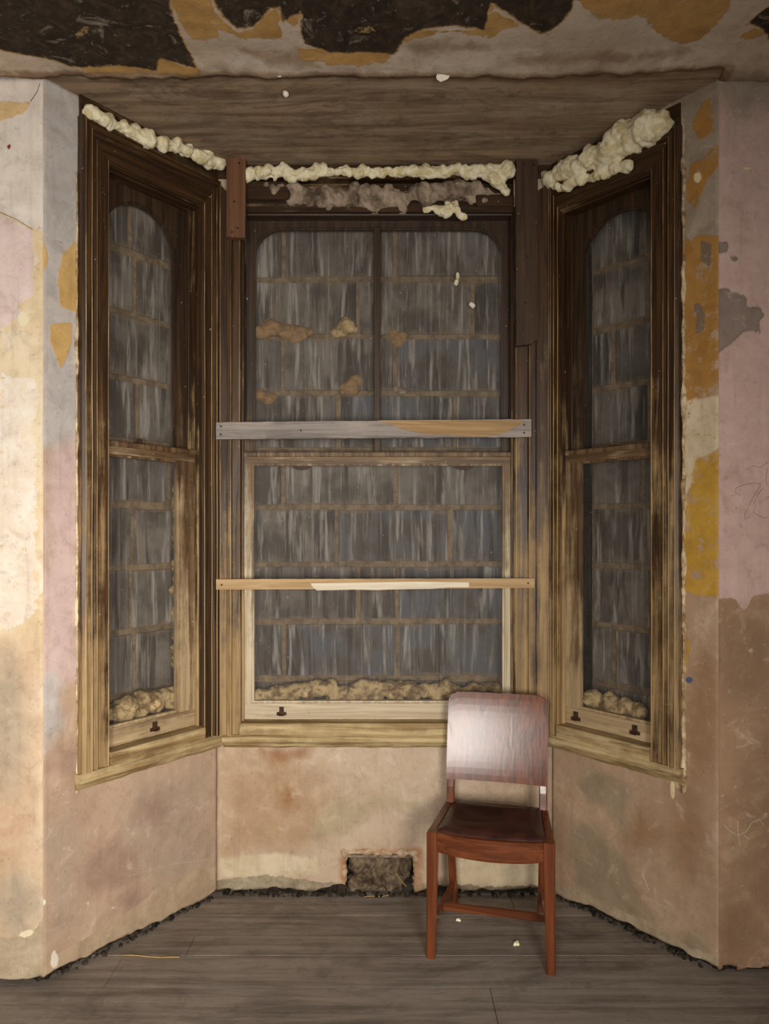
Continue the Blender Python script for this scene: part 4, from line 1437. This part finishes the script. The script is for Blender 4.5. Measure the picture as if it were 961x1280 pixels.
# ------------------------------------------------------------------ chair
CH = empty('dining_chair', (0.395, 2.6185, 0), -math.radians(13))
tag(CH, 'reddish brown wooden chair with a curved panel back and maroon leather seat', 'chair')
SH = 0.443
FX, FY = 0.199, -0.137
RX, RY = 0.176, 0.155
for sx in (-1, 1):
    bm = bmesh.new()
    loft(bm, [rect_ring((sx * (FX + 0.006), FY - 0.002, 0.0), 0.0155, 0.0155), rect_ring((sx * (FX + 0.003), FY, 0.2), 0.018, 0.018), rect_ring((sx * FX, FY, SH - 0.075), 0.020, 0.020), rect_ring((sx * FX, FY, SH - 0.003), 0.020, 0.020), rect_ring((sx * FX, FY, SH), 0.017, 0.017)])
    from_bm('leg', bm, M['chair'], CH)
    bm = bmesh.new()
    pts = [(RX - 0.008, RY + 0.058, 0.0, .014), (RX - 0.004, RY + 0.030, 0.15, .016), (RX, RY + 0.006, 0.33, .018), (RX, RY, SH, .019), (RX, RY + 0.008, 0.50, .017), (RX - 0.001, RY + 0.036, 0.60, .013), (RX - 0.002, RY + 0.058, 0.70, .011), (RX - 0.003, RY + 0.070, 0.745, .009)]
    loft(bm, [rect_ring((sx * x, y + 0.004, z), 0.015, h) for x, y, z, h in pts])
    from_bm('leg', bm, M['chair'], CH)
    # side rail and side stretcher
    for nm, z0, z1, hw in (('seat_rail', SH - 0.068, SH - 0.001, 0.012), ('stretcher', 0.088, 0.116, 0.008)):
        bm = bmesh.new()
        rear_y = RY - 0.012 if nm == 'seat_rail' else RY + 0.03
        ra = []
        for t in (0, 1):
            x = sx * ((FX + 0.004) + (RX - FX + (0.002 if nm == 'seat_rail' else -0.008)) * t)
            y = FY + 0.014 + (rear_y - FY - 0.016) * t
            ra.append([(x - hw, y, z0), (x + hw, y, z0), (x + hw, y, z1), (x - hw, y, z1)])
        loft(bm, ra)
        from_bm(nm, bm, M['chair'], CH)
# bowed front rail
bm = bmesh.new()
K = 18
rings = []
for k in range(K + 1):
    u = -1 + 2 * k / K
    x = u * (FX - 0.016)
    bow = 0.026 * (1 - u * u)
    y = FY - 0.014 - bow
    dip = 0.006 * (1 - u * u)
    rings.append([(x, y, SH - 0.068 - dip), (x, y - 0.002, SH - 0.060 - dip), (x, y - 0.002, SH - 0.006), (x, y + 0.002, SH - 0.002), (x, FY + 0.008, SH - 0.002), (x, FY + 0.008, SH - 0.068)])
loft(bm, rings)
from_bm('seat_rail', bm, M['chair_x'], CH)
bm = bmesh.new()
box(bm, -RX + 0.012, RX - 0.012, RY - 0.010, RY + 0.012, SH - 0.066, SH - 0.002, 0.003)
from_bm('seat_rail', bm, M['chair_x'], CH)
bm = bmesh.new()
box(bm, -0.186, 0.186, 0.004, 0.024, 0.090, 0.116, 0.003)
from_bm('stretcher', bm, M['chair_x'], CH)
# drop-in leather seat
bm = bmesh.new()
NU, NV = 28, 24
g = []
for i in range(NU + 1):
    col = []
    for j in range(NV + 1):
        u, v = -1 + 2 * i / NU, j / NV
        hw = (FX - 0.006) + (RX - FX) * v
        y0 = FY + 0.002 - 0.026 * (1 - u * u)
        y = y0 + (RY - 0.006 - y0) * v
        e = min(1 - abs(u), 2 * v, 2 * (1 - v)) * 1.0
        dome = 0.017 * (1 - (1 - min(1, e / 0.35)) ** 2.2)
        sag = 0.010 * math.exp(-((u * 1.3) ** 2 + ((v - 0.55) * 2.6) ** 2))
        crease = -0.0016 * math.exp(-((v - 0.42 - 0.08 * math.sin(u * 3)) / 0.04) ** 2) + 0.0016 * nz(u, v, 2, 3, 2)
        col.append(bm.verts.new((u * hw, y, SH - 0.002 + dome - sag + (crease if e > 0.1 else 0))))
    g.append(col)
for i in range(NU):
    for j in range(NV):
        bm.faces.new((g[i][j], g[i + 1][j], g[i + 1][j + 1], g[i][j + 1]))
low = {}
per = [g[i][0] for i in range(NU + 1)] + [g[NU][j] for j in range(1, NV + 1)] + [g[i][NV] for i in range(NU - 1, -1, -1)] + [g[0][j] for j in range(NV - 1, 0, -1)]
dn = [bm.verts.new((v.co.x, v.co.y, SH - 0.03)) for v in per]
for i in range(len(per)):
    k = (i + 1) % len(per)
    bm.faces.new((per[i], dn[i], dn[k], per[k]))
bm.faces.new(dn)
from_bm('seat_cushion', bm, M['leather'], CH, True)
# curved back panel
bm = bmesh.new()
HWP, Z0, Z1 = 0.193, 0.528, 0.853
NU, NV = 48, 14
fr_, bk = [], []
for i in range(NU + 1):
    u = -1 + 2 * i / NU
    x = u * HWP
    au = abs(x)
    d = HWP - au
    if d > 0.034:
        zt = Z1
    elif d > 0.026:
        zt = Z1 - 0.006 * (1 - (d - 0.026) / 0.008)
    else:
        zt = Z1 - 0.006 - 0.026 * (1 - math.sqrt(max(0.0, 1 - ((0.026 - d) / 0.026) ** 2)))
    a_, b_ = [], []
    for j in range(NV + 1):
        z = Z0 + (zt - Z0) * j / NV
        rec = RY - 0.010 + 0.012 + 0.26 * (z - 0.50) * (0.55 + 0.9 * (z - 0.5))
        y = rec + 0.010 * (1 - u * u) - 0.012
        a_.append(bm.verts.new((x, y, z)))
        b_.append(bm.verts.new((x, y + 0.016, z)))
    fr_.append(a_)
    bk.append(b_)
for i in range(NU):
    for j in range(NV):
        bm.faces.new((fr_[i][j], fr_[i + 1][j], fr_[i + 1][j + 1], fr_[i][j + 1]))
        bm.faces.new((bk[i][j], bk[i][j + 1], bk[i + 1][j + 1], bk[i + 1][j]))
    bm.faces.new((fr_[i][0], bk[i][0], bk[i + 1][0], fr_[i + 1][0]))
    bm.faces.new((fr_[i][NV], fr_[i + 1][NV], bk[i + 1][NV], bk[i][NV]))
for i in (0, NU):
    for j in range(NV):
        bm.faces.new((fr_[i][j], fr_[i][j + 1], bk[i][j + 1], bk[i][j]))
from_bm('backrest', bm, M['chair'], CH, False)
